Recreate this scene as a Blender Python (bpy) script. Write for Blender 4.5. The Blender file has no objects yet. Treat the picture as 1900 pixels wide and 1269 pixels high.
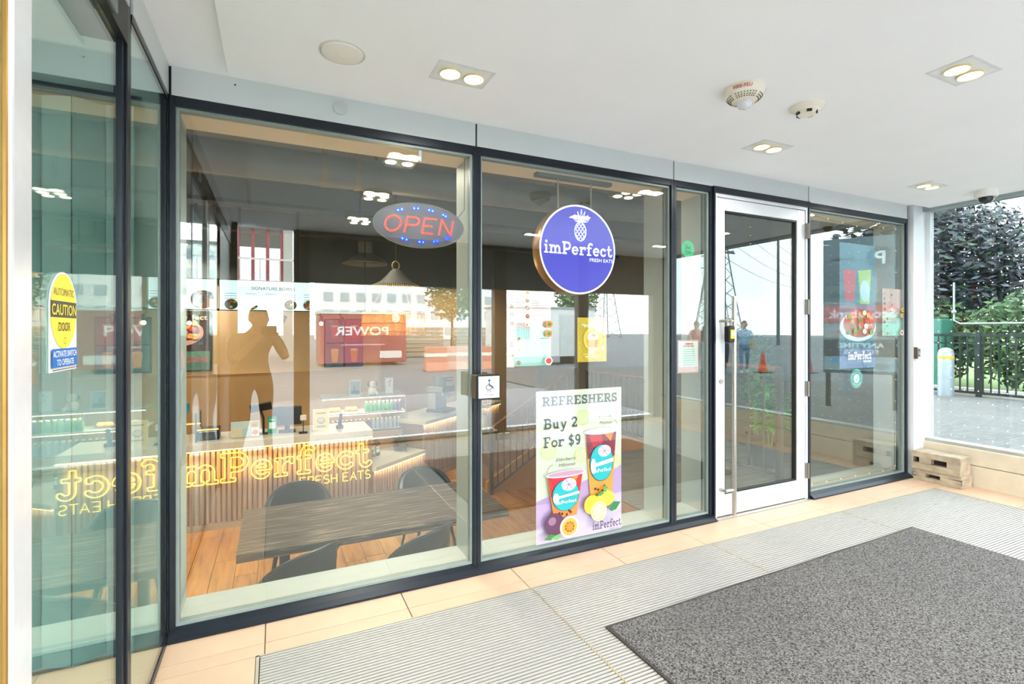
import bpy, bmesh, math, random
import numpy as np
from mathutils import Vector, Matrix

random.seed(7)
sc = bpy.context.scene
C = sc.collection
PI = math.pi

# ---------------------------------------------------------------- camera, world, exposure
CAM_H, CAM_Y = 1.40, -2.739
cam_d = bpy.data.cameras.new('camera')
cam_d.sensor_fit = 'HORIZONTAL'
cam_d.sensor_width = 36.0
cam_d.lens = 36.0 * 928.7 / 1900.0
cam_d.shift_y = -21.5 / 1900.0
cam_d.clip_start = 0.02
cam_d.clip_end = 600
YAW = math.atan(440 / 928.7)
cam = bpy.data.objects.new('camera', cam_d)
C.objects.link(cam)
cam.location = (0, CAM_Y, CAM_H)
cam.rotation_euler = (PI / 2, 0, -YAW)
sc.camera = cam

SKY = 8.0
w = bpy.data.worlds.new('overcast_sky'); sc.world = w
w.use_nodes = True
nt = w.node_tree; nt.nodes.clear()
o_ = nt.nodes.new('ShaderNodeOutputWorld'); b_ = nt.nodes.new('ShaderNodeBackground')
tc = nt.nodes.new('ShaderNodeTexCoord'); sx = nt.nodes.new('ShaderNodeSeparateXYZ')
rp = nt.nodes.new('ShaderNodeValToRGB')
rp.color_ramp.elements[0].position = 0.0; rp.color_ramp.elements[0].color = (1.0, 1.0, 1.0, 1)
rp.color_ramp.elements[1].position = 0.9; rp.color_ramp.elements[1].color = (0.92, 0.96, 1.0, 1)
nt.links.new(tc.outputs['Generated'], sx.inputs[0]); nt.links.new(sx.outputs['Z'], rp.inputs[0])
nt.links.new(rp.outputs[0], b_.inputs[0]); b_.inputs[1].default_value = SKY
nt.links.new(b_.outputs[0], o_.inputs[0])

vs = sc.view_settings
vs.view_transform = 'Standard'; vs.look = 'None'; vs.gamma = 1.0; vs.use_curve_mapping = False
vs.exposure = 0.64
sc.cycles.use_denoising = True
sc.cycles.max_bounces = 9
sc.cycles.diffuse_bounces = 5
sc.cycles.glossy_bounces = 5
sc.cycles.transparent_max_bounces = 24
sc.cycles.sample_clamp_indirect = 8.0

# ---------------------------------------------------------------- materials
def lin(hx):
    hx = hx.lstrip('#')
    out = []
    for i in (0, 2, 4):
        c = int(hx[i:i + 2], 16) / 255
        out.append(c / 12.92 if c <= .04045 else ((c + .055) / 1.055) ** 2.4)
    return tuple(out)

MATS = {}
def mat(name, col='#888888', rough=.5, metal=0., var=.06, scale=12., emit=0., bump=0., spec=.5, emit_col=None, alpha=None):
    """plain procedural material: noise-varied base colour, optional fine bump"""
    if name in MATS: return MATS[name]
    m = bpy.data.materials.new(name); MATS[name] = m
    m.use_nodes = True
    n = m.node_tree.nodes; l = m.node_tree.links
    p = n['Principled BSDF']
    c = lin(col) if isinstance(col, str) else col
    p.inputs['Roughness'].default_value = rough
    p.inputs['Metallic'].default_value = metal
    p.inputs['Specular IOR Level'].default_value = spec
    p.inputs['Base Color'].default_value = (*c, 1)
    if var > 0 or bump > 0:
        t = n.new('ShaderNodeTexCoord'); nz = n.new('ShaderNodeTexNoise')
        nz.inputs['Scale'].default_value = scale; nz.inputs['Detail'].default_value = 4
        l.new(t.outputs['Object'], nz.inputs['Vector'])
    if var > 0:
        r = n.new('ShaderNodeValToRGB')
        r.color_ramp.elements[0].position = .3; r.color_ramp.elements[1].position = .7
        r.color_ramp.elements[0].color = (*[max(0, x * (1 - var)) for x in c], 1)
        r.color_ramp.elements[1].color = (*[min(1, x * (1 + var)) for x in c], 1)
        l.new(nz.outputs['Fac'], r.inputs[0]); l.new(r.outputs[0], p.inputs['Base Color'])
    if bump > 0:
        bp = n.new('ShaderNodeBump'); bp.inputs['Strength'].default_value = bump; bp.inputs['Distance'].default_value = .01
        l.new(nz.outputs['Fac'], bp.inputs['Height']); l.new(bp.outputs[0], p.inputs['Normal'])
    if emit > 0:
        ec = lin(emit_col) if isinstance(emit_col, str) else (emit_col or c)
        p.inputs['Emission Color'].default_value = (*ec, 1); p.inputs['Emission Strength'].default_value = emit
    return m

def glass_mat(name, k=2.0, tint=(.9, .97, .95), rough=0.):
    """thin pane: see-through, mirror reflection growing towards grazing angles"""
    if name in MATS: return MATS[name]
    m = bpy.data.materials.new(name); MATS[name] = m
    m.use_nodes = True
    n = m.node_tree.nodes; l = m.node_tree.links; n.clear()
    o = n.new('ShaderNodeOutputMaterial'); mx = n.new('ShaderNodeMixShader')
    tr = n.new('ShaderNodeBsdfTransparent'); tr.inputs[0].default_value = (*tint, 1)
    gl = n.new('ShaderNodeBsdfGlossy'); gl.inputs['Roughness'].default_value = rough
    gl.inputs[0].default_value = (.97, 1, .99, 1)
    lw = n.new('ShaderNodeLayerWeight')
    # facing -> Schlick curve: F = f0 + (1-f0) * facing^5
    pw = n.new('ShaderNodeMath'); pw.operation = 'POWER'; pw.inputs[1].default_value = 3.6
    lw.inputs['Blend'].default_value = .5
    ml = n.new('ShaderNodeMath'); ml.operation = 'MULTIPLY_ADD'
    f0 = .04 * k
    ml.inputs[1].default_value = .9 - f0; ml.inputs[2].default_value = f0
    l.new(lw.outputs['Facing'], pw.inputs[0]); l.new(pw.outputs[0], ml.inputs[0])
    l.new(ml.outputs[0], mx.inputs[0]); l.new(tr.outputs[0], mx.inputs[1]); l.new(gl.outputs[0], mx.inputs[2])
    l.new(mx.outputs[0], o.inputs[0])
    return m

def grain_mat(name, cols, axis='X', stretch=14., scale=3., rough=.45, bump=.1, per_object=.0, lo=.28, hi=.72):
    """wood-like grain: noise stretched along one axis, ramp of several tones"""
    if name in MATS: return MATS[name]
    m = bpy.data.materials.new(name); MATS[name] = m
    m.use_nodes = True
    n = m.node_tree.nodes; l = m.node_tree.links
    p = n['Principled BSDF']; p.inputs['Roughness'].default_value = rough
    t = n.new('ShaderNodeTexCoord'); mp = n.new('ShaderNodeMapping'); nz = n.new('ShaderNodeTexNoise')
    s = [stretch] * 3; s['XYZ'.index(axis)] = 1.
    mp.inputs['Scale'].default_value = s
    nz.inputs['Scale'].default_value = scale; nz.inputs['Detail'].default_value = 6; nz.inputs['Roughness'].default_value = .6
    oi = n.new('ShaderNodeObjectInfo'); ad = n.new('ShaderNodeVectorMath'); ad.operation = 'ADD'
    sc_ = n.new('ShaderNodeMath'); sc_.operation = 'MULTIPLY'; sc_.inputs[1].default_value = 40.
    l.new(oi.outputs['Random'], sc_.inputs[0]); l.new(sc_.outputs[0], ad.inputs[1])
    l.new(t.outputs['Object'], ad.inputs[0]); l.new(ad.outputs[0], mp.inputs['Vector']); l.new(mp.outputs[0], nz.inputs['Vector'])
    r = n.new('ShaderNodeValToRGB'); els = r.color_ramp.elements
    while len(els) < len(cols): els.new(.5)
    for i, c in enumerate(cols):
        els[i].position = lo + (hi - lo) * i / max(1, len(cols) - 1); els[i].color = (*lin(c), 1)
    l.new(nz.outputs['Fac'], r.inputs[0])
    hv = n.new('ShaderNodeHueSaturation'); l.new(r.outputs[0], hv.inputs['Color'])
    ma = n.new('ShaderNodeMath'); ma.operation = 'MULTIPLY_ADD'; ma.inputs[1].default_value = per_object * 2; ma.inputs[2].default_value = 1 - per_object
    l.new(oi.outputs['Random'], ma.inputs[0]); l.new(ma.outputs[0], hv.inputs['Value'])
    l.new(hv.outputs[0], p.inputs['Base Color'])
    if bump:
        bp = n.new('ShaderNodeBump'); bp.inputs['Strength'].default_value = bump; bp.inputs['Distance'].default_value = .004
        l.new(nz.outputs['Fac'], bp.inputs['Height']); l.new(bp.outputs[0], p.inputs['Normal'])
    return m

def shade_mat(name, col):
    """woven lamp shade: half reflects, half lets the bulb shine through"""
    if name in MATS: return MATS[name]
    m = bpy.data.materials.new(name); MATS[name] = m; m.use_nodes = True
    n = m.node_tree.nodes; l = m.node_tree.links; n.clear()
    o = n.new('ShaderNodeOutputMaterial'); mx = n.new('ShaderNodeMixShader'); a = n.new('ShaderNodeBsdfDiffuse'); b = n.new('ShaderNodeBsdfTranslucent')
    t = n.new('ShaderNodeTexCoord'); z = n.new('ShaderNodeTexNoise'); z.inputs['Scale'].default_value = 45; r = n.new('ShaderNodeValToRGB')
    c = lin(col); r.color_ramp.elements[0].color = (*[x * .7 for x in c], 1); r.color_ramp.elements[1].color = (*[min(1, x * 1.25) for x in c], 1)
    l.new(t.outputs['Object'], z.inputs['Vector']); l.new(z.outputs['Fac'], r.inputs[0])
    for k in (a, b): l.new(r.outputs[0], k.inputs['Color'])
    mx.inputs[0].default_value = .55; l.new(a.outputs[0], mx.inputs[1]); l.new(b.outputs[0], mx.inputs[2]); l.new(mx.outputs[0], o.inputs[0])
    return m

# ---------------------------------------------------------------- mesh helpers
class MB:
    """collects verts and faces for one mesh object"""
    def __init__(s): s.v = []; s.f = []; s.mi = []; s.cur = 0
    def add(s, vs, fs):
        o = len(s.v); s.v += [tuple(x) for x in vs]
        for f in fs: s.f.append([i + o for i in f]); s.mi.append(s.cur)
        return s
    def box(s, x0, y0, z0, x1, y1, z1):
        if x0 > x1: x0, x1 = x1, x0
        if y0 > y1: y0, y1 = y1, y0
        if z0 > z1: z0, z1 = z1, z0
        return s.add([(x0, y0, z0), (x1, y0, z0), (x1, y1, z0), (x0, y1, z0), (x0, y0, z1), (x1, y0, z1), (x1, y1, z1), (x0, y1, z1)],
                     [(3, 2, 1, 0), (4, 5, 6, 7), (0, 1, 5, 4), (1, 2, 6, 5), (2, 3, 7, 6), (3, 0, 4, 7)])
    def cbox(s, cx, cy, cz, dx, dy, dz): return s.box(cx - dx / 2, cy - dy / 2, cz - dz / 2, cx + dx / 2, cy + dy / 2, cz + dz / 2)
    def prism(s, poly, a, b, axis='Z'):
        """extrude a 2-D polygon between a and b along an axis; poly coords are the other two axes in order"""
        n = len(poly)
        def P(p, h):
            return {'Z': (p[0], p[1], h), 'Y': (p[0], h, p[1]), 'X': (h, p[0], p[1])}[axis]
        vs = [P(p, a) for p in poly] + [P(p, b) for p in poly]
        fs = [list(range(n))[::-1], [i + n for i in range(n)]] + [(i, (i + 1) % n, (i + 1) % n + n, i + n) for i in range(n)]
        return s.add(vs, fs)
    def tube(s, pts, r, seg=8, closed=False, caps=True):
        pts = [Vector(p) for p in pts]; n = len(pts)
        rr = r if isinstance(r, (list, tuple)) else [r] * n
        rings = []; up = None
        for i, p in enumerate(pts):
            a = pts[i - 1] if (i > 0 or closed) else p
            b = pts[(i + 1) % n] if (i < n - 1 or closed) else p
            d = (b - a)
            if d.length < 1e-9: d = Vector((0, 0, 1))
            d.normalize()
            if up is None:
                up = Vector((0, 0, 1)) if abs(d.z) < .9 else Vector((1, 0, 0))
            x = d.cross(up)
            if x.length < 1e-6: x = d.orthogonal()
            x.normalize(); y = x.cross(d).normalized(); up = y
            rings.append([p + rr[i] * (math.cos(2 * PI * k / seg) * x + math.sin(2 * PI * k / seg) * y) for k in range(seg)])
        vs = [v for ring in rings for v in ring]; fs = []
        m = n if closed else n - 1
        for i in range(m):
            for k in range(seg):
                j = (i + 1) % n
                fs.append((i * seg + k, i * seg + (k + 1) % seg, j * seg + (k + 1) % seg, j * seg + k))
        if caps and not closed:
            fs.append([k for k in range(seg)][::-1]); fs.append([(n - 1) * seg + k for k in range(seg)])
        return s.add(vs, fs)
    def cyl(s, c, r, z0, z1, seg=20, r2=None):
        return s.tube([(c[0], c[1], z0), (c[0], c[1], z1)], [r, r if r2 is None else r2], seg)
    def lathe(s, prof, c=(0, 0, 0), seg=32, axis='Z', cap=True):
        vs = []; n = len(prof)
        for (r, h) in prof:
            for k in range(seg):
                a = 2 * PI * k / seg
                p = (r * math.cos(a), r * math.sin(a), h)
                if axis == 'Y': p = (p[0], h, p[1])
                if axis == 'X': p = (h, p[0], p[1])
                vs.append((c[0] + p[0], c[1] + p[1], c[2] + p[2]))
        fs = [(i * seg + k, i * seg + (k + 1) % seg, (i + 1) * seg + (k + 1) % seg, (i + 1) * seg + k) for i in range(n - 1) for k in range(seg)]
        if cap:
            fs.append([k for k in range(seg)][::-1]); fs.append([(n - 1) * seg + k for k in range(seg)])
        return s.add(vs, fs)
    def sphere(s, c, r, seg=12, rings=8, sz=1.):
        return s.lathe([(max(1e-4, r * math.sin(PI * i / rings)), -r * sz * math.cos(PI * i / rings)) for i in range(rings + 1)], c, seg, cap=False)
    def quad(s, a, b, c, d): return s.add([a, b, c, d], [(0, 1, 2, 3)])
    def xf(s, M):
        s.v = [tuple(M @ Vector(v)) for v in s.v]; return s
    def build(s, name, m=None, parent=None, loc=(0, 0, 0), rotz=0., smooth=False, bevel=0., bseg=2, rot=None):
        me = bpy.data.meshes.new(name); me.from_pydata(s.v, [], s.f); me.update()
        ms = m if isinstance(m, (list, tuple)) else ([m] if m else [])
        for x in ms: me.materials.append(x)
        if len(ms) > 1:
            for p, i in zip(me.polygons, s.mi): p.material_index = i
        bm = bmesh.new(); bm.from_mesh(me)
        bmesh.ops.recalc_face_normals(bm, faces=bm.faces)
        if bevel > 0:
            bmesh.ops.remove_doubles(bm, verts=bm.verts, dist=1e-5)
            ed = [e for e in bm.edges if len(e.link_faces) == 2 and e.calc_face_angle(0) > .6]
            bmesh.ops.bevel(bm, geom=ed, offset=bevel, segments=bseg, profile=.5, affect='EDGES')
        bm.to_mesh(me); bm.free()
        if smooth:
            for p in me.polygons: p.use_smooth = True
            try: me.set_sharp_from_angle(angle=math.radians(38))
            except Exception: pass
        o = bpy.data.objects.new(name, me); C.objects.link(o)
        o.location = loc
        o.rotation_euler = rot if rot else (0, 0, rotz)
        if parent: o.parent = parent
        return o

def tag(o, label=None, cat=None, group=None, kind=None):
    if label: o['label'] = label
    if cat: o['category'] = cat
    if group: o['group'] = group
    if kind: o['kind'] = kind
    return o
def thing(name, label, cat, loc=(0, 0, 0), rotz=0., group=None):
    o = bpy.data.objects.new(name, None); o.empty_display_size = .1; C.objects.link(o)
    o.location = loc; o.rotation_euler = (0, 0, rotz)
    return tag(o, label, cat, group)
def struct(o): o['kind'] = 'structure'; return o
def sbox(name, m, *b, parent=None, bevel=0.):
    o = MB().box(*b).build(name, m, parent, bevel=bevel)
    if parent is None: struct(o)
    return o
def share(o, name, parent, loc=None, rotz=None):
    """another object with the same mesh"""
    c = o.copy(); c.name = name; C.objects.link(c); c.parent = parent
    if loc is not None: c.location = loc
    if rotz is not None: c.rotation_euler = (0, 0, rotz)
    return c
def copy_tree(o, parent=None):
    c = o.copy(); C.objects.link(c); c.parent = parent
    for ch in list(o.children): copy_tree(ch, c)
    return c

# ---------------------------------------------------------------- lettering
def _arc(cx, cy, rx, ry, a0, a1, n=14):
    return [(cx + rx * math.cos(math.radians(a0 + (a1 - a0) * i / n)), cy + ry * math.sin(math.radians(a0 + (a1 - a0) * i / n))) for i in range(n + 1)]
B = lambda *a: ('b', *a)
def St(pts, w=.24): return ('s', pts, w)
SW, SH = .25, .18   # stem width and serif height of the slab letters (x-height = 1, capitals 1.5)
SLAB = {
 'i': (.62, [B(.19, 0, .44, 1), B(0, 0, .62, SH), B(.02, 1 - SH, .44, 1), ('s', [(.31, 1.34), (.32, 1.34)], .32)]),
 'm': (1.86, [B(.17, 0, .42, 1), B(.8, 0, 1.05, .66), B(1.44, 0, 1.69, .66), B(0, 0, .6, SH), B(.67, 0, 1.2, SH), B(1.3, 0, 1.86, SH), B(0, 1 - SH, .42, 1),
              St(_arc(.62, .6, .305, .29, 180, 0)), St(_arc(1.26, .6, .305, .29, 180, 0))]),
 'P': (1.36, [B(.2, 0, .49, 1.5), B(0, 0, .72, .2), B(0, 1.3, .5, 1.5), St([(.34, 1.38), (.82, 1.38)] + _arc(.82, 1.0, .4, .38, 90, -90) + [(.34, .62)])]),
 'e': (1.06, [St(_arc(.53, .5, .41, .4, 8, 300), .23), B(.14, .44, 1.03, .59), St(_arc(.53, .5, .41, .4, 300, 318, 3), .16)]),
 'r': (1.08, [B(.18, 0, .43, 1), B(0, 0, .68, SH), B(.02, 1 - SH, .43, 1), St(_arc(.74, .5, .42, .39, 180, 62)), B(.82, .64, 1.02, 1)]),
 'f': (.88, [B(.2, 0, .45, 1.2), B(0, 0, .72, SH), B(0, 1 - SH, .76, 1), St(_arc(.62, 1.16, .3, .28, 180, 40))]),
 'c': (1.0, [St(_arc(.53, .5, .41, .4, 48, 318)), B(.66, .66, .9, .95)]),
 't': (.84, [B(.2, .3, .45, 1.36), B(0, 1 - SH, .76, 1), St(_arc(.58, .34, .255, .24, 180, 335))]),
 'u': (1.2, [B(.14, .3, .39, 1), B(.74, 0, .99, 1), B(0, 1 - SH, .39, 1), B(.56, 1 - SH, .99, 1), B(.74, 0, 1.16, SH), St(_arc(.52, .36, .26, .25, 180, 330))]),
 'y': (1.16, [St([(.2, .9), (.58, .05)], .24), St([(.96, .9), (.5, -.26), (.3, -.36), (.14, -.34)], .22), B(0, 1 - SH, .46, 1), B(.7, 1 - SH, 1.16, 1)]),
 'o': (1.08, [St(_arc(.54, .5, .41, .4, 0, 360, 24))]),
 'R': (1.42, [B(.2, 0, .49, 1.5), B(0, 0, .7, .2), B(0, 1.3, .5, 1.5), St([(.34, 1.38), (.8, 1.38)] + _arc(.8, 1.04, .36, .34, 90, -90) + [(.34, .7)]), St([(.72, .7), (1.16, .1)], .26), B(1.02, 0, 1.42, .2)]),
 'E': (1.3, [B(.2, 0, .49, 1.5), B(0, 0, 1.2, .2), B(0, 1.3, 1.16, 1.5), B(.3, .65, .9, .85), B(1.0, 0, 1.22, .48), B(.98, 1.06, 1.18, 1.5)]),
 'F': (1.24, [B(.2, 0, .49, 1.5), B(0, 0, .74, .2), B(0, 1.3, 1.16, 1.5), B(.3, .62, .9, .82), B(.98, 1.04, 1.18, 1.5)]),
 'S': (1.12, [St(_arc(.55, 1.08, .38, .32, 40, 265) + _arc(.55, .42, .4, .32, 88, -145)), B(.78, 1.0, .98, 1.5), B(.08, 0, .28, .5)]),
 'H': (1.6, [B(.2, 0, .49, 1.5), B(1.08, 0, 1.37, 1.5), B(.3, .66, 1.2, .86), B(0, 0, .68, .2), B(0, 1.3, .68, 1.5), B(.9, 0, 1.58, .2), B(.9, 1.3, 1.58, 1.5)]),
 'B': (1.36, [B(.2, 0, .49, 1.5), B(0, 0, .5, .2), B(0, 1.3, .5, 1.5), St([(.34, 1.38), (.78, 1.38)] + _arc(.78, 1.08, .32, .3, 90, -90) + [(.34, .78), (.82, .78)] + _arc(.82, .45, .36, .33, 90, -90) + [(.34, .12)])]),
 '2': (1.04, [St(_arc(.5, 1.06, .37, .33, 165, -30) + [(.2, .14)], .25), B(.08, 0, .98, .24), B(.84, 0, 1.0, .42)]),
 '$': (1.06, [St(_arc(.53, 1.06, .36, .3, 40, 265) + _arc(.53, .44, .38, .31, 88, -145)), B(.44, -.2, .6, 1.7)]),
 '9': (1.06, [St(_arc(.52, 1.02, .36, .38, 0, 360, 22)), St([(.88, 1.02)] + _arc(.5, .72, .38, .62, 0, -115), .24)]),
 ' ': (.5, []),
}
def _contours(prims, wd):
    """outline loops of a union of strokes and boxes (marching squares on a distance field)"""
    st = .034
    xs = np.arange(-.22, wd + .24, st); ys = np.arange(-.62, 1.86, st)
    X, Y = np.meshgrid(xs, ys, indexing='ij'); D = np.full(X.shape, 9.)
    for p in prims:
        if p[0] == 'b':
            cx, cy, hx, hy = (p[1] + p[3]) / 2, (p[2] + p[4]) / 2, abs(p[3] - p[1]) / 2, abs(p[4] - p[2]) / 2
            dx = np.abs(X - cx) - hx; dy = np.abs(Y - cy) - hy
            d = np.maximum(dx, dy)
            D = np.minimum(D, d)
        else:
            pts, wv = p[1], p[2]
            for a, b in zip(pts[:-1], pts[1:]):
                ax, ay = a; bx, by = b; vx, vy = bx - ax, by - ay; L = vx * vx + vy * vy + 1e-12
                t = np.clip(((X - ax) * vx + (Y - ay) * vy) / L, 0, 1)
                D = np.minimum(D, np.hypot(X - ax - t * vx, Y - ay - t * vy) - wv / 2)
    D = D + 1e-7
    segs = {}; pos = {}
    nx, ny = D.shape
    def ip(i0, j0, i1, j1):
        k = (i0, j0, i1 - i0)
        if k not in pos:
            a, b = D[i0, j0], D[i1, j1]; t = a / (a - b)
            pos[k] = (float(xs[i0] + (xs[i1] - xs[i0]) * t), float(ys[j0] + (ys[j1] - ys[j0]) * t))
        return k
    sg = (D < 0)
    tb = {1: [(3, 0)], 2: [(0, 1)], 3: [(3, 1)], 4: [(1, 2)], 5: [(3, 2), (1, 0)], 6: [(0, 2)], 7: [(3, 2)], 8: [(2, 3)], 9: [(2, 0)], 10: [(0, 3), (2, 1)], 11: [(2, 1)], 12: [(1, 3)], 13: [(1, 0)], 14: [(0, 3)]}
    for i in range(nx - 1):
        for j in range(ny - 1):
            k = int(sg[i, j]) | int(sg[i + 1, j]) << 1 | int(sg[i + 1, j + 1]) << 2 | int(sg[i, j + 1]) << 3
            if k in (0, 15): continue
            ed = ((i, j, i + 1, j), (i + 1, j, i + 1, j + 1), (i, j + 1, i + 1, j + 1), (i, j, i, j + 1))
            for a, b in tb[k]: segs[ip(*ed[a])] = ip(*ed[b])
    loops = []
    while segs:
        s0, nxt = segs.popitem(); lp = [pos[s0]]
        while nxt in segs:
            lp.append(pos[nxt]); nxt = segs.pop(nxt)
        if len(lp) > 6: loops.append(lp)
    return loops
_gl = {}
def slab(text, height, cap=1.5, gap=.13):
    """slab-serif text as outline loops, baseline at 0, capitals `height` tall; returns loops, width"""
    s = height / cap; x = 0; out = []
    for ch in text:
        wd, pr = SLAB[ch]
        if ch not in _gl: _gl[ch] = _contours(pr, wd)
        for lp in _gl[ch]: out.append([((x + a) * s, b * s) for a, b in lp])
        x += wd + gap
    return out, (x - gap) * s
def fill_loops(loops):
    """triangulated fill of loops with holes -> (verts2d, faces)"""
    cu = bpy.data.curves.new('lettering', 'CURVE'); cu.dimensions = '2D'; cu.fill_mode = 'BOTH'
    for lp in loops:
        sp = cu.splines.new('POLY'); sp.points.add(len(lp) - 1); sp.use_cyclic_u = True
        for q, (a, b) in zip(sp.points, lp): q.co = (a, b, 0, 1)
    ob = bpy.data.objects.new('lettering', cu)
    me = bpy.data.meshes.new_from_object(ob)
    v = [(x.co.x, x.co.y) for x in me.vertices]; f = [list(p.vertices) for p in me.polygons]
    bpy.data.objects.remove(ob); bpy.data.curves.remove(cu); bpy.data.meshes.remove(me)
    return v, f
_fc = {}
def sans(text, height, bold=0., width=None, italic=0.):
    """text in the built-in face -> (verts2d, faces), capitals `height` tall, left at 0, baseline 0"""
    key = (text, bold, italic)
    if key not in _fc:
        cu = bpy.data.curves.new('lettering', 'FONT'); cu.body = text; cu.size = 1.0; cu.offset = bold; cu.shear = italic
        cu.resolution_u = 3; cu.fill_mode = 'BOTH'
        ob = bpy.data.objects.new('lettering', cu)
        me = bpy.data.meshes.new_from_object(ob)
        v = [(x.co.x, x.co.y) for x in me.vertices]; f = [list(p.vertices) for p in me.polygons]
        bpy.data.objects.remove(ob); bpy.data.curves.remove(cu); bpy.data.meshes.remove(me)
        _fc[key] = (v, f)
    v, f = _fc[key]
    if not v: return [], [], 0
    x0 = min(a for a, _ in v); x1 = max(a for a, _ in v); s = height / .73
    sxx = s if width is None else width / max(1e-6, (x1 - x0))
    return [((a - x0) * sxx, b * s) for a, b in v], f, (x1 - x0) * sxx

class Print:
    """flat print on a board: shapes in local x (right) and z (up), layered towards -Y"""
    def __init__(s, step=.0006): s.m = MB(); s.mats = []; s.k = 1; s.step = step
    def _mat(s, c):
        m = c if not isinstance(c, str) else mat('ink_' + c.strip('#'), c, .55, var=.02, scale=30)
        if m not in s.mats: s.mats.append(m)
        s.m.cur = s.mats.index(m)
    def poly(s, pts, c):
        s._mat(c); y = -s.k * s.step; s.k += 1
        s.m.add([(a, y, b) for a, b in pts], [list(range(len(pts)))]); return s
    def rect(s, x0, z0, x1, z1, c): return s.poly([(x0, z0), (x1, z0), (x1, z1), (x0, z1)], c)
    def ell(s, cx, cz, rx, rz, c, n=28, a=0.):
        ca, sa = math.cos(a), math.sin(a)
        return s.poly([(cx + rx * math.cos(2 * PI * i / n) * ca - rz * math.sin(2 * PI * i / n) * sa, cz + rx * math.cos(2 * PI * i / n) * sa + rz * math.sin(2 * PI * i / n) * ca) for i in range(n)], c)
    def ring(s, cx, cz, rx, rz, wd, c, n=48):
        s._mat(c); y = -s.k * s.step; s.k += 1
        vs = []
        for i in range(n):
            a = 2 * PI * i / n
            vs += [(cx + rx * math.cos(a), y, cz + rz * math.sin(a)), (cx + (rx - wd) * math.cos(a), y, cz + (rz - wd) * math.sin(a))]
        s.m.add(vs, [(2 * i, 2 * i + 1, (2 * i + 3) % (2 * n), (2 * i + 2) % (2 * n)) for i in range(n)]); return s
    def line(s, pts, wd, c):
        s._mat(c); y = -s.k * s.step; s.k += 1
        for (a, b), (d, e) in zip(pts[:-1], pts[1:]):
            L = math.hypot(d - a, e - b) or 1e-6; nx, nz = -(e - b) / L * wd / 2, (d - a) / L * wd / 2
            s.m.add([(a + nx, y, b + nz), (a - nx, y, b - nz), (d - nx, y, e - nz), (d + nx, y, e + nz)], [(0, 1, 2, 3)])
        return s
    def tri(s, vf, x, z, c):
        v, f = vf[0], vf[1]
        s._mat(c); y = -s.k * s.step; s.k += 1
        s.m.add([(x + a, y, z + b) for a, b in v], f); return s
    def text(s, t, x, z, h, c, bold=0., width=None, align='l', italic=0.):
        v, f, wd = sans(t, h, bold, width, italic)
        return s.tri((v, f), x - (wd / 2 if align == 'c' else wd if align == 'r' else 0), z, c)
    def slab(s, t, x, z, h, c, align='l', width=None):
        lp, wd = slab(t, h)
        if width: lp = [[(a * width / wd, b) for a, b in q] for q in lp]; wd = width
        return s.tri(fill_loops(lp), x - (wd / 2 if align == 'c' else wd if align == 'r' else 0), z, c)
    def build(s, parent, y=0., name='print'):
        return s.m.build(name, s.mats, parent, loc=(0, y, 0))

# ================================================================= VESTIBULE
XL, XR, YB, ZC = -.437, 5.66, -3.64, 2.57      # left glass, right wall, rear wall, ceiling field
M_white = mat('painted_ceiling', '#f3f5f8', .9, var=.012, scale=3)
M_frame = mat('dark_navy_aluminium', '#1a222c', .35, .3, var=.1, scale=20)
M_fascia = mat('pale_spandrel_glass', '#ccd3d4', .25, var=.015, scale=4)
M_gasket = mat('green_grey_gasket', '#8d9a97', .4, .2, var=.05)
M_reveal = mat('sill_laminate', '#aeb8b4', .5, var=.03, scale=5)
M_soffit = mat('beige_soffit', '#f5dcb8', .7, var=.02, scale=5)
M_alu = mat('white_aluminium', '#dde2e6', .32, .15, var=.02)
M_steel = mat('brushed_steel', '#b9b4ac', .3, .9, var=.08, scale=60)
M_chrome = mat('polished_steel', '#d8d8da', .12, 1., var=.03)
M_glass = glass_mat('storefront_glass', 2.35, (.90, .945, .94))
M_sideglass = glass_mat('side_window_glass', .8, (.655, .70, .70))
M_clear = glass_mat('clear_glass', .7, (.98, .99, .985))
M_leftglass = glass_mat('sliding_door_glass', 1.6, (.82, .93, .90))
M_black = mat('black_plastic', '#111315', .45, var=.1)
M_stone = mat('beige_stone', '#cbbfa9', .6, var=.07, scale=9, bump=.05)
M_conc = mat('weathered_concrete', '#a99b86', .9, var=.25, scale=11, bump=.5)

# ---- floor: sub floor, tiles one by one, drain strip under the grate
sub = sbox('floor', mat('grout', '#b7a48c', .9, var=.1), XL - 2.6, YB - .12, -.14, XR + .02, -.02, -.012)
M_tile = mat('beige_floor_tile', '#ccae94', .42, var=.055, scale=5, bump=.03)
def tile(x0, y0, x1, y1):
    g = .0022
    o = MB().box(-(x1 - x0) / 2 + g, -(y1 - y0) / 2 + g, -.012, (x1 - x0) / 2 - g, (y1 - y0) / 2 - g, 0).build('tile', M_tile, sub, loc=((x0 + x1) / 2, (y0 + y1) / 2, 0), bevel=.0012, bseg=1)
    return o
cols = [XL] + [-.04 + .647 * k for k in range(0, 9)] + [XR]
GX0, GX1, GY0 = -.072, 5.30, -.325
for a, b in zip(cols[:-1], cols[1:]):
    if b - a < .03: continue
    tile(a, -.237, b, -.05); tile(a, GY0, b, -.237)
rows = [GY0, -.88, -1.52, -2.17, -2.81, -3.45, YB]
for a, b in zip(rows[1:], rows[:-1]):
    tile(XL, a, GX0, b); tile(GX1, a, XR, b)
for k in range(4):                                # lobby beyond the left glass
    for a, b in zip(rows[1:], [-.02] + rows[1:-1]): tile(XL - .65 * (k + 1), a, XL - .65 * k, b)

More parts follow.
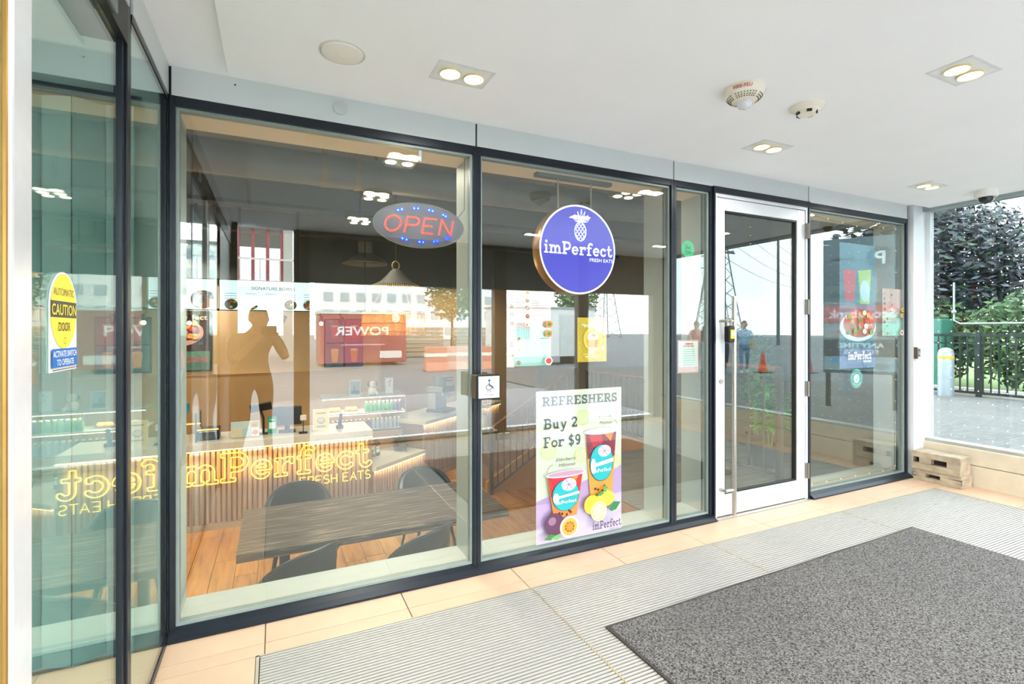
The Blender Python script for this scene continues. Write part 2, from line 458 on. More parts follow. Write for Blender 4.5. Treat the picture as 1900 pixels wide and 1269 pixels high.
# ---- entrance grate: a frame and panels of thin bars
gr = thing('entrance_grate', 'recessed silver aluminium entrance grate with narrow parallel bars', 'floor grate', (GX0, GY0, 0))
M_bar = mat('grate_bar', '#aeaba7', .5, .1, var=.05, scale=40)
M_well = mat('grate_gap_shade', '#1c1b1a', .8, var=.2)  # near-black colour stands in for shade in the shallow gaps
GW, GD = GX1 - GX0, -.30 + GY0 - YB
MB().box(0, -GD, -.0118, GW, 0, -.0105).build('drain_pan', M_well, gr)
MB().box(0, -GD, -.012, .012, 0, .001).box(GW - .012, -GD, -.012, GW, 0, .001).box(0, -.008, -.012, GW, 0, .001).box(0, -GD, -.012, GW, -GD + .008, .001).build('edge_frame', mat('grate_edge', '#b9b3a2', .4, .6, var=.04), gr)
px = [.012, 1.335, 2.66, 4.03, GW - .012]
for a, b in zip(px[:-1], px[1:]):
    m = MB(); y = -.012
    while y > -GD + .02:
        m.box(a + .004, y - .0115, -.0104, b - .004, y, 0.0); y -= .019
    tag(m.build('bar_panel', M_bar, gr), kind='stuff')
    if a > .1:
        j = MB()
        j.box(a - .0035, -GD + .01, -.0104, a + .0035, -.01, .0008)
        j.build('joint_strip', mat('brass_joint', '#b9ab86', .4, .7, var=.05), gr)

# ---- carpet mat with heathered loop pile
def carpet_mat():
    m = bpy.data.materials.new('heathered_carpet'); m.use_nodes = True
    n = m.node_tree.nodes; l = m.node_tree.links; p = n['Principled BSDF']
    p.inputs['Roughness'].default_value = .95; p.inputs['Specular IOR Level'].default_value = .1
    t = n.new('ShaderNodeTexCoord')
    wv = n.new('ShaderNodeTexWave'); wv.inputs['Scale'].default_value = 42; wv.inputs['Distortion'].default_value = 1.2; wv.inputs['Detail'].default_value = 1
    nz = n.new('ShaderNodeTexNoise'); nz.inputs['Scale'].default_value = 170; nz.inputs['Detail'].default_value = 2
    n2 = n.new('ShaderNodeTexNoise'); n2.inputs['Scale'].default_value = 95; n2.inputs['Detail'].default_value = 3
    l.new(t.outputs['Object'], wv.inputs['Vector']); l.new(t.outputs['Object'], nz.inputs['Vector']); l.new(t.outputs['Object'], n2.inputs['Vector'])
    a = n.new('ShaderNodeMath'); a.operation = 'MULTIPLY_ADD'; a.inputs[1].default_value = .22
    b = n.new('ShaderNodeMath'); b.operation = 'MULTIPLY_ADD'; b.inputs[1].default_value = .5
    l.new(wv.outputs['Fac'], a.inputs[0]); l.new(nz.outputs['Fac'], a.inputs[2]); l.new(n2.outputs['Fac'], b.inputs[0]); l.new(a.outputs[0], b.inputs[2])
    r = n.new('ShaderNodeValToRGB'); e = r.color_ramp.elements
    e[0].position = .5; e[0].color = (*lin('#171717'), 1); e[1].position = 1.05 if False else 1.0; e[1].color = (*lin('#858382'), 1)
    x = e.new(.74); x.color = (*lin('#363535'), 1)
    l.new(b.outputs[0], r.inputs[0]); l.new(r.outputs[0], p.inputs['Base Color'])
    bp = n.new('ShaderNodeBump'); bp.inputs['Strength'].default_value = .8; bp.inputs['Distance'].default_value = .004
    l.new(b.outputs[0], bp.inputs['Height']); l.new(bp.outputs[0], p.inputs['Normal'])
    return m
MW, MD = 2.68, 1.72
mt = thing('entrance_mat', 'dark grey heathered carpet mat lying on the metal grate', 'mat', (1.405, -.80, .001), .02)
MB().box(.012, -MD + .012, 0, MW - .012, -.012, .009).build('pile', carpet_mat(), mt, bevel=.003)
MB().box(0, -MD, 0, MW, -MD + .014, .006).box(0, -.014, 0, MW, 0, .006).box(0, -MD + .014, 0, .014, -.014, .006).box(MW - .014, -MD + .014, 0, MW, -.014, .006).build('rubber_edge', mat('mat_edge_rubber', '#3a3733', .8), mt)

# ---- ceiling: border strip above, dropped field below
cl = struct(MB().box(XL - 2.6, YB - .2, 2.60, XR + .3, .0, 2.72).build('ceiling', M_white))
MB().box(-.195, YB, ZC, XR, -.125, 2.601).build('dropped_field', M_white, cl, bevel=.002)

# ---- spandrel band above the storefront and along the left glass
fs = struct(bpy.data.objects.new('trim_1', None)); C.objects.link(fs)
seg = [XL + .008, 1.055, 2.55, 4.017, 5.47]
for a, b in zip(seg[:-1], seg[1:]):
    MB().box(a + .005, -.03, 2.467, b - .005, .03, 2.601).build('spandrel_panel', M_fascia, fs, bevel=.001, bseg=1)
MB().box(XL, -.02, 2.44, 5.47, .06, 2.70).build('spandrel_backing', M_frame, fs)
cp = MB()
cp.lathe([(.001, 0), (.036, 0), (.036, .006), (.03, .008), (.001, .008)], (0, 0, 0), 24, 'Y')
cover = cp.build('cover_disc', mat('grey_cover', '#bfc6c6', .4), fs, loc=(.305, -.0385, 2.545))
MB().lathe([(.001, 0), (.0035, 0), (.0035, .004), (.001, .004)], (0, 0, 0), 10, 'Y').build('screw_head', M_black, fs, loc=(-.17, -.034, 2.565))
cover.scale = (1, 1, 1)

# ---- storefront: four fixed windows and one door in a dark frame
def window(idx, x0, x1, right_fin=True, left_fin=False):
    wn = struct(bpy.data.objects.new('window_%d' % idx, None)); C.objects.link(wn)
    fw, z0, z1 = .024, .0, 2.467
    MB().box(x0, -.03, .0, x0 + fw, .06, z1).build('jamb', M_frame, wn, bevel=.002, bseg=1)
    MB().box(x1 - fw, -.03, .0, x1, .06, z1).build('jamb', M_frame, wn, bevel=.002, bseg=1)
    MB().box(x0 + fw, -.03, z1 - .045, x1 - fw, .06, z1).build('head', M_frame, wn, bevel=.002, bseg=1)
    MB().prism([(-.075, 0), (.06, 0), (.06, .045), (-.02, .045), (-.05, .03), (-.075, .012)], x0 + .0005, x1 - .0005, 'X').build('sill', M_frame, wn)
    a, b, c, d = x0 + fw, x1 - fw, .045, z1 - .045
    g = .013
    MB().box(a, -.012, c, a + g, .03, d).box(b - g, -.012, c, b, .03, d).box(a + g, -.012, c, b - g, .03, c + g).box(a + g, -.012, d - g, b - g, .03, d).build('glazing_bead', M_gasket, wn)
    MB().box(a + g, .0, c + g, b - g, .006, d - g).build('pane', M_glass, wn)
    # inside reveal: sill board, soffit, fin behind the mullion
    MB().box(a, .03, -.95, b, .26, .045).build('sill_board', M_reveal, wn)
    MB().box(a, .06, d, b, .26, d + .03).build('reveal_soffit', M_soffit, wn)
    if right_fin: MB().box(b - .002, .06, .045, b + .045, .26, d).build('reveal_fin', M_reveal, wn)
    if left_fin: MB().box(a - .045, .06, .045, a + .004, .26, d).build('reveal_fin', M_reveal, wn)
    return wn
W1 = window(1, XL + .004, 1.060, True, True)
W2 = window(2, 1.060, 2.552)
W3 = window(3, 2.552, 2.925)
W4 = window(4, 4.020, 5.480)

# door: white aluminium frame, leaf with one tall light, bar pull, hinges
dr = struct(bpy.data.objects.new('door_1', None)); C.objects.link(dr)
MB().box(2.925, -.045, 2.42, 4.02, .06, 2.467).box(2.925, -.045, 0, 2.94, .06, 2.42).box(4.002, -.045, 0, 4.02, .06, 2.42).build('dark_frame', M_frame, dr)
MB().box(2.94, -.035, .0, 2.962, .05, 2.42).box(3.975, -.035, .0, 4.002, .05, 2.42).box(2.962, -.035, 2.395, 3.975, .05, 2.42).build('white_frame', M_alu, dr, bevel=.002, bseg=1)
MB().box(2.94, -.07, -.001, 4.002, .08, .008).build('threshold', M_steel, dr)
MB().box(2.966, -.03, .012, 3.05, .018, 2.39).build('stile', M_alu, dr, bevel=.003)
MB().box(3.872, -.03, .012, 3.97, .018, 2.39).build('stile', M_alu, dr, bevel=.003)
MB().box(3.05, -.03, 2.30, 3.872, .018, 2.39).build('top_rail', M_alu, dr, bevel=.003)
MB().box(3.05, -.03, .012, 3.872, .018, .168).build('bottom_rail', M_alu, dr, bevel=.003)
MB().box(3.05, -.022, .168, 3.062, .01, 2.30).box(3.86, -.022, .168, 3.872, .01, 2.30).box(3.062, -.022, .168, 3.86, .01, .18).box(3.062, -.022, 2.288, 3.86, .01, 2.30).build('glazing_gasket', M_black, dr)
MB().box(3.062, -.006, .18, 3.86, 0, 2.288).build('pane', M_glass, dr)
hd = MB().tube([(3.085, -.085, .025), (3.085, -.085, 1.655)], .0165, 16).build('pull_bar', M_steel, dr, smooth=True)
for z in (.215, 1.47):
    MB().tube([(3.0, -.03, z), (3.0, -.085, z), (3.085, -.085, z)], .012, 10).build('standoff', M_steel, hd, smooth=True)
for z in (2.222, 1.594, .918, .242):
    h_ = MB().box(3.968, -.05, z - .062, 3.99, -.03, z + .062).tube([(3.979, -.052, z - .062), (3.979, -.052, z + .062)], .01, 8).build('hinge', mat('hinge_grey', '#8f8a83', .35, .8), dr)
MB().lathe([(.001, 0), (.017, 0), (.017, .006), (.012, .014), (.001, .014)], (3.004, -.044, 1.02), 18, 'Y').build('lock_cylinder', M_steel, dr, smooth=True)
MB().tube([(3.1, .10, 2.345), (3.38, .115, 2.345), (3.46, .10, 2.36)], .013, 8).box(3.4, .03, 2.31, 3.66, .1, 2.37).build('door_closer', M_steel, dr)

lb = thing('key_lock_box', 'black key lock box hanging from the door pull', 'lock box', (3.014, -.078, 1.375))
MB().box(-.031, -.052, -.065, .031, -.0, .06).build('case', M_black, lb, bevel=.012, bseg=3)
MB().box(-.02, -.056, -.035, .02, -.05, .03).build('dial_window', mat('yellow_dial', '#e3c520', .4), lb)
MB().box(-.014, -.058, -.012, .014, -.055, .012).build('number_wheel', mat('dial_white', '#e9e9e2', .4), lb)
MB().tube([(-.02, -.025, .05), (-.02, -.025, .10), (-.008, -.02, .118), (.008, -.02, .118), (.02, -.025, .10), (.02, -.025, .05)], .005, 8).build('shackle', M_steel, lb, smooth=True)

pb = thing('push_to_open_button', 'square steel push to open switch plate on the window mullion', 'door switch', (1.09, -.045, 1.08))
MB().box(-.07, -.075, -.068, .07, 0, .068).build('box', mat('bronze_box', '#6e6050', .35, .6), pb, bevel=.006)
MB().box(-.073, -.088, -.071, .073, -.072, .071).build('black_rim', M_black, pb, bevel=.008, bseg=3)
MB().box(-.064, -.094, -.062, .064, -.086, .062).build('press_plate', mat('satin_plate', '#dadadc', .35, .35), pb, bevel=.003)
p = Print(.0004)
p.ell(.0, .038, .007, .007, '#33405c').line([(0, .028), (.0, .008), (.018, .006), (.026, -.01)], .006, '#33405c').ring(-.002, .0, .019, .017, .004, '#33405c')
p.text('PUSH', 0, -.03, .010, '#4a5870', align='c').text('TO OPEN', 0, -.047, .010, '#4a5870', align='c')
p.build(pb, -.0945)

# ---- left side: glass wall with automatic sliding door
lw = struct(bpy.data.objects.new('wall_left', None)); C.objects.link(lw)
MB().box(XL - .012, -.715, 0, XL + .0, -.670, 2.60).build('mullion', M_frame, lw, bevel=.003)
MB().box(XL - .012, -.67, 2.44, XL + .003, -.03, 2.462).box(XL - .012, -.67, 0, XL + .003, -.03, .03).build('rail', M_frame, lw)
MB().box(XL - .012, -.03, 0, XL + .002, -.0, 2.60).build('corner_jamb', M_frame, lw)
MB().box(XL - .006, -.665, .03, XL, -.03, 2.44).build('pane', M_leftglass, lw)
MB().box(XL - .03, -.66, 2.468, XL + .004, -.035, 2.601).build('spandrel_panel', M_fascia, lw)
MB().box(XL - .03, -3.6, 2.468, XL + .004, -.705, 2.601).build('spandrel_panel', M_fascia, lw)
MB().box(XL - .12, -3.6, 2.335, XL + .002, -.72, 2.462).build('door_header', M_black, lw)
MB().box(XL - .03, -1.0, 2.345, XL + .014, -.88, 2.40).build('motion_sensor', mat('sensor_grey', '#76828a', .3, .5), lw, bevel=.004)
d2 = struct(bpy.data.objects.new('door_2', None)); C.objects.link(d2)
MB().box(XL - .022, -1.418, .02, XL - .016, -.745, 2.33).build('pane', M_leftglass, d2)
MB().box(XL - .03, -.745, .012, XL - .008, -.715, 2.335).build('stile', M_frame, d2)
MB().box(XL - .035, -1.418, .0, XL - .008, -.745, .02).build('bottom_rail', M_frame, d2)
MB().box(XL - .035, -1.518, .0, XL, -1.418, 2.335).build('stile', mat('chrome_pale_reflect', '#e9ebee', .25, .35, var=.03, scale=30), d2, bevel=.014, bseg=4)  # pale base colour carries the bright reflection on the chrome stile
MB().tube([(XL - .004, -1.532, 0.02), (XL - .004, -1.532, 2.33)], .0055, 8).build('weather_strip', mat('brass_strip', '#b08a4a', .35, .7), d2)
MB().box(XL - .022, -2.4, .02, XL - .016, -1.54, 2.33).build('pane', M_leftglass, d2)
MB().box(XL - .03, -3.6, .0, XL - .005, -2.4, 2.335).build('side_panel', M_frame, d2)

# decal on the sliding door
cs = thing('caution_decal', 'yellow and blue automatic caution door decal on the sliding glass door', 'decal', (XL - .0145, -1.219, 1.305), PI / 2)
pts = [(-.084, 0), (.084, 0)] + [(.084 * math.cos(a), .15 + .082 * math.sin(a) * 1.0) for a in [PI * i / 20 for i in range(21)]]
MB().prism([(a, b) for a, b in pts], -.0012, 0, 'Y').build('backing', mat('decal_white', '#f3f3f0', .4), cs)
p = Print(.0004)
p.ell(0, .14, .08, .088, '#f1dd4a', 40)
p.poly([(-.079, .125), (.079, .125), (.079, .163), (-.079, .163)], '#4e4b46')
p.text('AUTOMATIC', 0, .176, .018, '#8d8550', width=.125, align='c').text('CAUTION', 0, .131, .026, '#f1dd4a', .012, .15, 'c')
p.text('DOOR', 0, .094, .021, '#3a3a36', .005, .072, 'c')
p.line([(-.006, .064), (.006, .064), (.006, .078), (-.006, .078), (-.006, .064)], .0012, '#6d6638')
p.rect(-.078, .01, .078, .053, '#1f6fc4')
p.text('ACTIVATE SWITCH', 0, .034, .0145, '#f3f3f0', .012, .145, 'c').text('TO OPERATE', 0, .0145, .0145, '#f3f3f0', .012, .105, 'c')
p.line([(-.08, .005), (.08, .005)], .002, '#5a2f2f')
p.build(cs, -.0016)

# lobby behind the left glass: blind of tall vertical slats, plain back walls
bl = thing('vertical_panels', 'tall pale green vertical slats standing behind the sliding glass door', 'panel_stack', (XL - .05, -.09, 0))  # slats stand in for stacked glass edges of sliding door panels
MB().box(-.75, -.03, 2.36, -.03, .02, 2.40).build('head_rail', M_frame, bl)
MV = [mat('panel_slat_pale', '#9db9b6', .6), mat('panel_slat_mid', '#7f9c99', .6)]
for k in range(6):
    o = MB().box(-.055, -.002, .02, .055, .002, 2.36).build('slat', MV[k % 2], bl, loc=(-.11 - .105 * k, 0, 0), rotz=.55 if k % 2 else -.35)
sbox('wall_lobby', mat('lobby_wall', '#a9b5b0', .8, var=.05), XL - 2.7, YB - .1, -.02, XL - 2.6, .0, 2.6)
sbox('wall_lobby_front', mat('lobby_wall', '#5d6a66', .8), XL - 2.6, -.045, -.02, XL - .03, -.0, 2.6)

# ---- right side: low stone wall, tall window
rw = struct(bpy.data.objects.new('wall_right', None)); C.objects.link(rw)
MB().box(XR, YB, -.1, XR + .2, -.0, .185).build('stone_course', M_stone, rw, bevel=.004)
MB().box(XR + .004, YB, .189, XR + .2, -.0, .335).build('stone_course', M_stone, rw, bevel=.006)
w5 = struct(bpy.data.objects.new('window_5', None)); C.objects.link(w5)
MB().box(XR + .03, YB, .335, XR + .16, -.0, .362).build('sill', mat('grey_sill_metal', '#a8a8a4', .4, .3), w5)
MB().box(XR - .16, -.07, .0, XR + .12, .06, 2.60).build('corner_post', M_alu, w5, bevel=.004)
MB().box(XR + .05, -.105, .362, XR + .11, -.07, 2.56).build('jamb', M_alu, w5)
MB().box(XR - .01, YB, 2.545, XR + .14, -.07, 2.60).build('head', mat('grey_head_metal', '#9aa5a8', .4, .3), w5)
MB().box(XR + .04, YB, .362, XR + .12, -3.52, 2.55).build('jamb', M_alu, w5)
MB().box(XR + .075, -3.52, .362, XR + .081, -.105, 2.545).build('pane', M_sideglass, w5)
dots = MB()
for i in range(34):
    for j in range(20):
        y, z = -.16 - i * .10, .42 + j * .108
        dots.add([(0, y + .006 * math.cos(2 * PI * k / 6), z + .006 * math.sin(2 * PI * k / 6)) for k in range(6)], [list(range(6))])
tag(dots.build('frit_dots', mat('frit_white', '#eef2f2', .6, var=.0), w5, loc=(XR + .0735, 0, 0)), kind='stuff')

rd = thing('card_reader', 'small white access reader with dark display on the corner post', 'card reader', (5.555, -.071, 1.11))
MB().box(-.045, -.012, 0, .045, 0, .15).build('plate', mat('reader_white', '#eceff0', .4), rd, bevel=.004)
MB().box(-.022, -.016, .04, .022, -.012, .115).build('display', mat('reader_dark', '#26344a', .3), rd)
MB().box(-.060, -.03, .02, -.045, 0, .13).build('side_cover', mat('bronze_box', '#6e6050', .35, .6), rd)
Print(.0004).line([(0, .095), (0, .075), (.01, .072), (.013, .058)], .004, '#e8eef2').ring(-.002, .068, .009, .009, .002, '#e8eef2').build(rd, -.0165)

# concrete blocks in the corner
def conc_block(name, label, z0, hh, loc, slots, rz=0.):
    t = thing(name, label, 'concrete block', (loc[0], loc[1], z0), rz, 'concrete blocks in the corner')
    L, Wd = .37, .185
    m = MB()
    # body as stacked pieces round the slot openings on the long side (facing -X)
    ys = [0] + [v for s in slots for v in s[:2]] + [L]
    zs0, zs1 = hh * .36, hh * .68
    m.box(0, 0, 0, Wd, L, zs0); m.box(0, 0, zs1, Wd, L, hh)
    for a, b in zip(ys[0::2], ys[1::2]): m.box(0, a, zs0, Wd, b, zs1)
    m.box(.07, .01, zs0 - .004, Wd - .01, L - .01, zs1 + .004)
    m.build('body', M_conc, t, bevel=.004, bseg=2)
    dk = MB()
    for s in slots: MB().box(.066, s[0] - .004, zs0 - .003, .069, s[1] + .004, zs1 + .003).build('slot_back', mat('slot_shade', '#3b342b', .95), t)  # dark sheet at the slot back paints in the hole's shade
    return t
conc_block('concrete_block', 'lower weathered concrete block on the tiles beside the stone ledge', .0, .105, (5.455, -.455), [(.16, .27)])
conc_block('concrete_block', 'upper weathered concrete block resting on another one in the corner', .105, .165, (5.445, -.45), [(.10, .22), (.31, .36)], .02)

# ---- rear wall (behind the photographer): dark mullions, header, glass
rr = struct(bpy.data.objects.new('wall_rear', None)); C.objects.link(rr)
M_rear = mat('bronze_mullion', '#6d655a', .5, .2, var=.05)
for a, b in ((XL - .02, XL + .06), (.20, .37), (2.735, 2.91), (4.10, 4.27), (5.52, 5.72)):
    MB().box(a, YB - .06, 0, b, YB + .06, 2.60).build('mullion', M_rear, rr)
MB().box(.37, YB - .05, 1.97, 5.52, YB + .05, 2.60).build('header', mat('header_grey', '#7b7a74', .7), rr)
MB().box(XL + .06, YB - .05, 0, .2, YB + .05, .05).box(.37, YB - .05, 0, 2.735, YB + .05, .05).box(2.91, YB - .05, 0, 4.10, YB + .05, .05).box(4.27, YB - .05, 0, 5.52, YB + .05, .05).build('threshold', M_alu, rr)
for a, b, z in ((XL + .06, .2, 2.58), (.37, 2.735, 1.97), (2.91, 4.10, 1.97), (4.27, 5.52, 1.97)):
    MB().box(a, YB - .004, .05, b, YB + .004, z).build('pane', M_clear, rr)
for x in (XL - 2.62, XL - 1.32): MB().box(x, YB - .05, 0, x + .06, YB + .05, 2.60).build('mullion', M_rear, rr)
for x in (XL - 2.56, XL - 1.26): MB().box(x, YB - .004, .0, x + 1.24, YB + .004, 2.60).build('pane', M_clear, rr)

# ---- ceiling fittings
M_lamp = mat('lamp_glow', '#fff2cf', .4, var=0, emit=9., emit_col='#fff0cc')
def downlight(x, y, label, power=7.):
    t = thing('recessed_downlight', label, 'ceiling light', (x, y, ZC), 0, 'twin recessed downlights in the entrance ceiling')
    W, D = .265, .172
    MB().box(-W / 2, -D / 2, -.003, W / 2, -D / 2 + .012, 0).box(-W / 2, D / 2 - .012, -.003, W / 2, D / 2, 0).box(-W / 2, -D / 2 + .012, -.003, -W / 2 + .012, D / 2 - .012, 0).box(W / 2 - .012, -D / 2 + .012, -.003, W / 2, D / 2 - .012, 0).build('trim_frame', mat('light_trim', '#d9dcdc', .5), t)
    MB().box(-W / 2 + .012, -D / 2 + .012, -.0025, W / 2 - .012, D / 2 - .012, 0).build('gimbal_plate', mat('gimbal_plate', '#e4e6e6', .5), t)
    for s in (-1, 1):
        lp = MB().lathe([(.001, -.004), (.034, -.004), (.042, -.008), (.042, -.003), (.001, -.003)], (0, 0, 0), 24).build('lamp', M_lamp, t, loc=(s * .057, 0, 0), smooth=True)
        MB().lathe([(.042, -.003), (.045, -.012), (.048, -.012), (.048, -.003)], (0, 0, 0), 24, cap=False).build('lamp_rim', mat('gold_rim', '#e9d9a0', .4, .3), lp)
    ld = bpy.data.lights.new('downlight', 'AREA'); ld.shape = 'RECTANGLE'; ld.size = .2; ld.size_y = .08; ld.energy = power; ld.color = (1, .98, .95); ld.spread = 2.9
    lo = bpy.data.objects.new('light', ld); C.objects.link(lo); lo.parent = t; lo.location = (0, 0, -.02)
    return t
downlight(.775, -.57, 'twin downlight above the large left shop window')
downlight(2.845, -.55, 'twin downlight above the glass door, past the smoke detector')
downlight(4.775, -.52, 'twin downlight farthest right, next to the dome camera')
downlight(2.81, -1.57, 'large twin downlight nearest the viewer at the right edge of the ceiling')
downlight(.775, -1.57, 'twin downlight overhead near the sliding door'); downlight(4.775, -1.57, 'twin downlight overhead near the side window')
for x, n_ in ((.775, 'left'), (2.81, 'middle'), (4.775, 'right')): downlight(x, -2.6, n_ + ' twin downlight of the back row behind the viewer')

sp = thing('ceiling_speaker', 'round white flush speaker cover in the ceiling', 'speaker', (.257, -.527, ZC))
MB().lathe([(.001, -.014), (.06, -.013), (.082, -.008), (.088, 0), (.001, 0)], (0, 0, 0), 40).build('grille', mat('speaker_white', '#e9e6df', .7, var=.02, scale=60), sp, smooth=True)
MB().lathe([(.088, -.003), (.094, -.003), (.094, 0), (.088, 0)], (0, 0, 0), 40, cap=False).build('rim', mat('speaker_rim', '#d8d5cd', .6), sp)

fa = thing('fire_alarm', 'cream fire alarm strobe with red lettering on the ceiling', 'fire alarm', (2.055, -1.03, ZC))
M_cream = mat('cream_plastic', '#ece6d6', .5, var=.02)
MB().lathe([(.001, 0), (.092, 0), (.095, -.012), (.088, -.03), (.070, -.052), (.05, -.062), (.001, -.064)], (0, 0, 0), 40).build('housing', M_cream, fa, smooth=True)
MB().lathe([(.034, -.06), (.036, -.075), (.028, -.09), (.012, -.098), (.001, -.099)], (0, 0, 0), 20, cap=False).build('strobe_lens', mat('clear_lens', '#dfe4ea', .08, .1), fa, smooth=True)
gm = MB()
for k in range(36):
    a = 2 * PI * k / 36
    for r, z in ((.078, -.0445), (.071, -.053), (.062, -.0585)):
        if abs(math.sin(a * 2)) > .3: gm.cbox(r * math.cos(a), r * math.sin(a), z - .001, .004, .004, .004)
tag(gm.build('sounder_holes', mat('hole_brown', '#7a7263', .8), fa), kind='stuff')
def curved_text(t, radius, zc, slope, hgt, m, parent, a0, name='lettering'):
    v, f, wd = sans(t, hgt, .012)
    out = []
    for a, b in v:
        ang = a0 + (a - wd / 2) / radius
        rr_ = radius + (b) * slope
        out.append((rr_ * math.sin(ang), -rr_ * math.cos(ang), zc + b * math.sqrt(1 - slope ** 2)))
    return MB().add(out, f).build(name, m, parent)
M_red = mat('red_letters', '#c8342c', .5)
curved_text('FIRE-FEU', .0902, -.0285, .36, .016, M_red, fa, -.95)
curved_text('FIRE-FEU', .0902, -.0285, .36, .016, M_red, fa, 1.05)

sd = thing('smoke_detector', 'round cream smoke detector on the ceiling beside the fire alarm', 'smoke detector', (2.51, -1.035, ZC))
MB().lathe([(.001, 0), (.082, 0), (.080, -.01), (.058, -.022), (.056, -.028), (.05, -.03), (.04, -.045), (.001, -.046)], (0, 0, 0), 36).build('housing', M_cream, sd, smooth=True)
for k in range(5):
    a = -PI / 2 - .7 + 2 * PI * k / 5
    MB().box(-.012, -.004, -.006, .012, .004, .006).build('sensor_slot', M_black, sd, loc=(.046 * math.cos(a), .046 * math.sin(a), -.037), rotz=a + PI / 2)

dc = thing('dome_camera', 'white dome security camera at the ceiling edge by the side window', 'camera', (5.36, -.66, ZC))
MB().lathe([(.001, 0), (.075, 0), (.077, -.05), (.07, -.062), (.001, -.062)], (0, 0, 0), 32).build('housing', mat('camera_white', '#eceae5', .4, var=.01), dc, smooth=True)
MB().lathe([(.052, -.06), (.05, -.08), (.036, -.1), (.016, -.112), (.001, -.114)], (0, 0, 0), 24, cap=False).build('smoked_dome', mat('smoked_dome', '#2a3038', .08), dc, smooth=True)

# ================================================================= SIGNS ON AND BEHIND THE GLASS
YP = .012     # posters hang just inside the pane
M_paper = mat('paper_white', '#f4f1ea', .7, var=.01)

def board(name, label, cat, cx, z0, wd, hh, m, th=.002, y=YP, group=None):
    t = thing(name, label, cat, (cx, y, z0), 0, group)
    MB().box(-wd / 2, 0, 0, wd / 2, th, hh).build('sheet', m, t)
    return t

# round lit sign
rs = thing('round_lit_sign', 'round purple sign with a white pineapple hanging inside the window', 'sign', (1.822, .075, 1.936))
R_ = .297
MB().lathe([(.001, 0), (R_, 0), (R_ + .004, .008), (R_ + .004, .085), (R_, .092), (.001, .092)], (0, 0, 0), 72, 'Y').build('case', mat('sign_case', '#a5743c', .35, .5), rs, smooth=True)  # orange reflection on the edge is put into the case colour
pf = Print(.0008)
M_purple = mat('sign_purple', '#4a44b4', .35, var=.03, scale=3, emit=.55, emit_col='#4c46c4')
M_lit = mat('sign_white', '#ffffff', .4, var=0, emit=.75, emit_col='#ffffff')
pf.ell(0, 0, R_ - .002, R_ - .002, M_purple, 72).ring(0, 0, R_ - .001, R_ - .001, .011, M_lit, 72)
lp, wd = slab('imPerfect', .083); f_ = .53 / wd
pf.tri(fill_loops([[(a * f_, b) for a, b in q] for q in lp]), -.262, -.036, M_lit)
pf.text('FRESH EATS', .276, -.074, .024, M_lit, .004, .19, 'r')
# pineapple: oval body with lattice, spiky crown
cx, cz, rx, rz = .012, .120, .047, .064
pf.ring(cx, cz, rx, rz, .0055, M_lit, 40)
for k in range(-3, 4):
    for s in (-1, 1):
        pts = []
        for i in range(25):
            t_ = -1 + 2 * i / 24; a = t_ * rx * 1.0; b = s * t_ * rz * .95 + k * .034
            if (a / rx) ** 2 + (b / rz) ** 2 < .92: pts.append((cx + a, cz + b))
        if len(pts) > 2: pf.line(pts, .0046, M_lit)
for a0, ln in ((-58, .042), (-38, .06), (-18, .072), (0, .086), (16, .075), (36, .062), (56, .046)):
    a = math.radians(90 - a0); bx, bz = cx + a0 * .0004, cz + rz - .004
    tx, tz = bx + ln * math.cos(a), bz + ln * math.sin(a); nx, nz = -math.sin(a) * .007, math.cos(a) * .007
    mx_, mz_ = bx + .45 * (tx - bx), bz + .45 * (tz - bz)
    pf.line([(bx, bz), (mx_ + nx, mz_ + nz), (tx, tz), (mx_ - nx, mz_ - nz), (bx, bz)], .0032, M_lit)
pf.poly([(cx - .02, cz + .082), (cx - .045, cz + .092), (cx - .075, cz + .086), (cx - .045, cz + .078)], M_lit)
pf.build(rs, -.0006, 'lit_face')
MB().tube([(-.13, .046, .26), (-.13, .046, .47)], .006, 8).build('hanging_rod', M_steel, rs); MB().tube([(.13, .046, .26), (.13, .046, .47)], .006, 8).build('hanging_rod', M_steel, rs)
MB().box(-.30, .025, .462, .29, .07, .486).build('ceiling_bracket', mat('bracket_green_grey', '#5c6a68', .5, .3), rs)

# oval OPEN sign
op = thing('open_sign', 'oval LED OPEN sign with red letters and blue lights', 'sign', (.742, .035, 1.992))
MB().lathe([(.001, 0), (.25, 0), (.262, .006), (.262, .016), (.25, .02), (.001, .02)], (0, 0, 0), 64, 'Y').xf(Matrix.Diagonal((1, 1, .482, 1))).build('panel', mat('open_panel', '#6d6672', .4, var=.04, scale=8), op, smooth=True)
MB().tube([(.259 * math.cos(2 * PI * i / 64), .004, .1245 * math.sin(2 * PI * i / 64)) for i in range(64)], .0035, 6, closed=True).build('rim', mat('open_rim', '#8b8474', .3, .3), op)
def sample(pts, d):
    out = [pts[0]]; acc = 0
    for (a, b), (c, e) in zip(pts[:-1], pts[1:]):
        L = math.hypot(c - a, e - b); t = d - acc
        while t <= L + 1e-9:
            out.append((a + (c - a) * t / L, b + (e - b) * t / L)); t += d
        acc = (acc + L) % d
    return out
OL = {'O': [_arc(.5, .5, .46, .5, 90, 450, 26)], 'P': [[(0, 0), (0, 1), (.45, 1)] + _arc(.45, .74, .32, .26, 90, -90, 8) + [(0, .48)]],
      'E': [[(.72, 1), (0, 1), (0, 0), (.72, 0)], [(0, .5), (.56, .5)]], 'N': [[(0, 0), (0, 1), (.75, 0), (.75, 1)]]}
M_ledr = mat('led_red', '#ff5a3c', .4, var=0, emit=6., emit_col='#ff3a1c'); M_redline = mat('red_channel', '#d8392c', .4, var=0, emit=.55, emit_col='#ff2a1c')
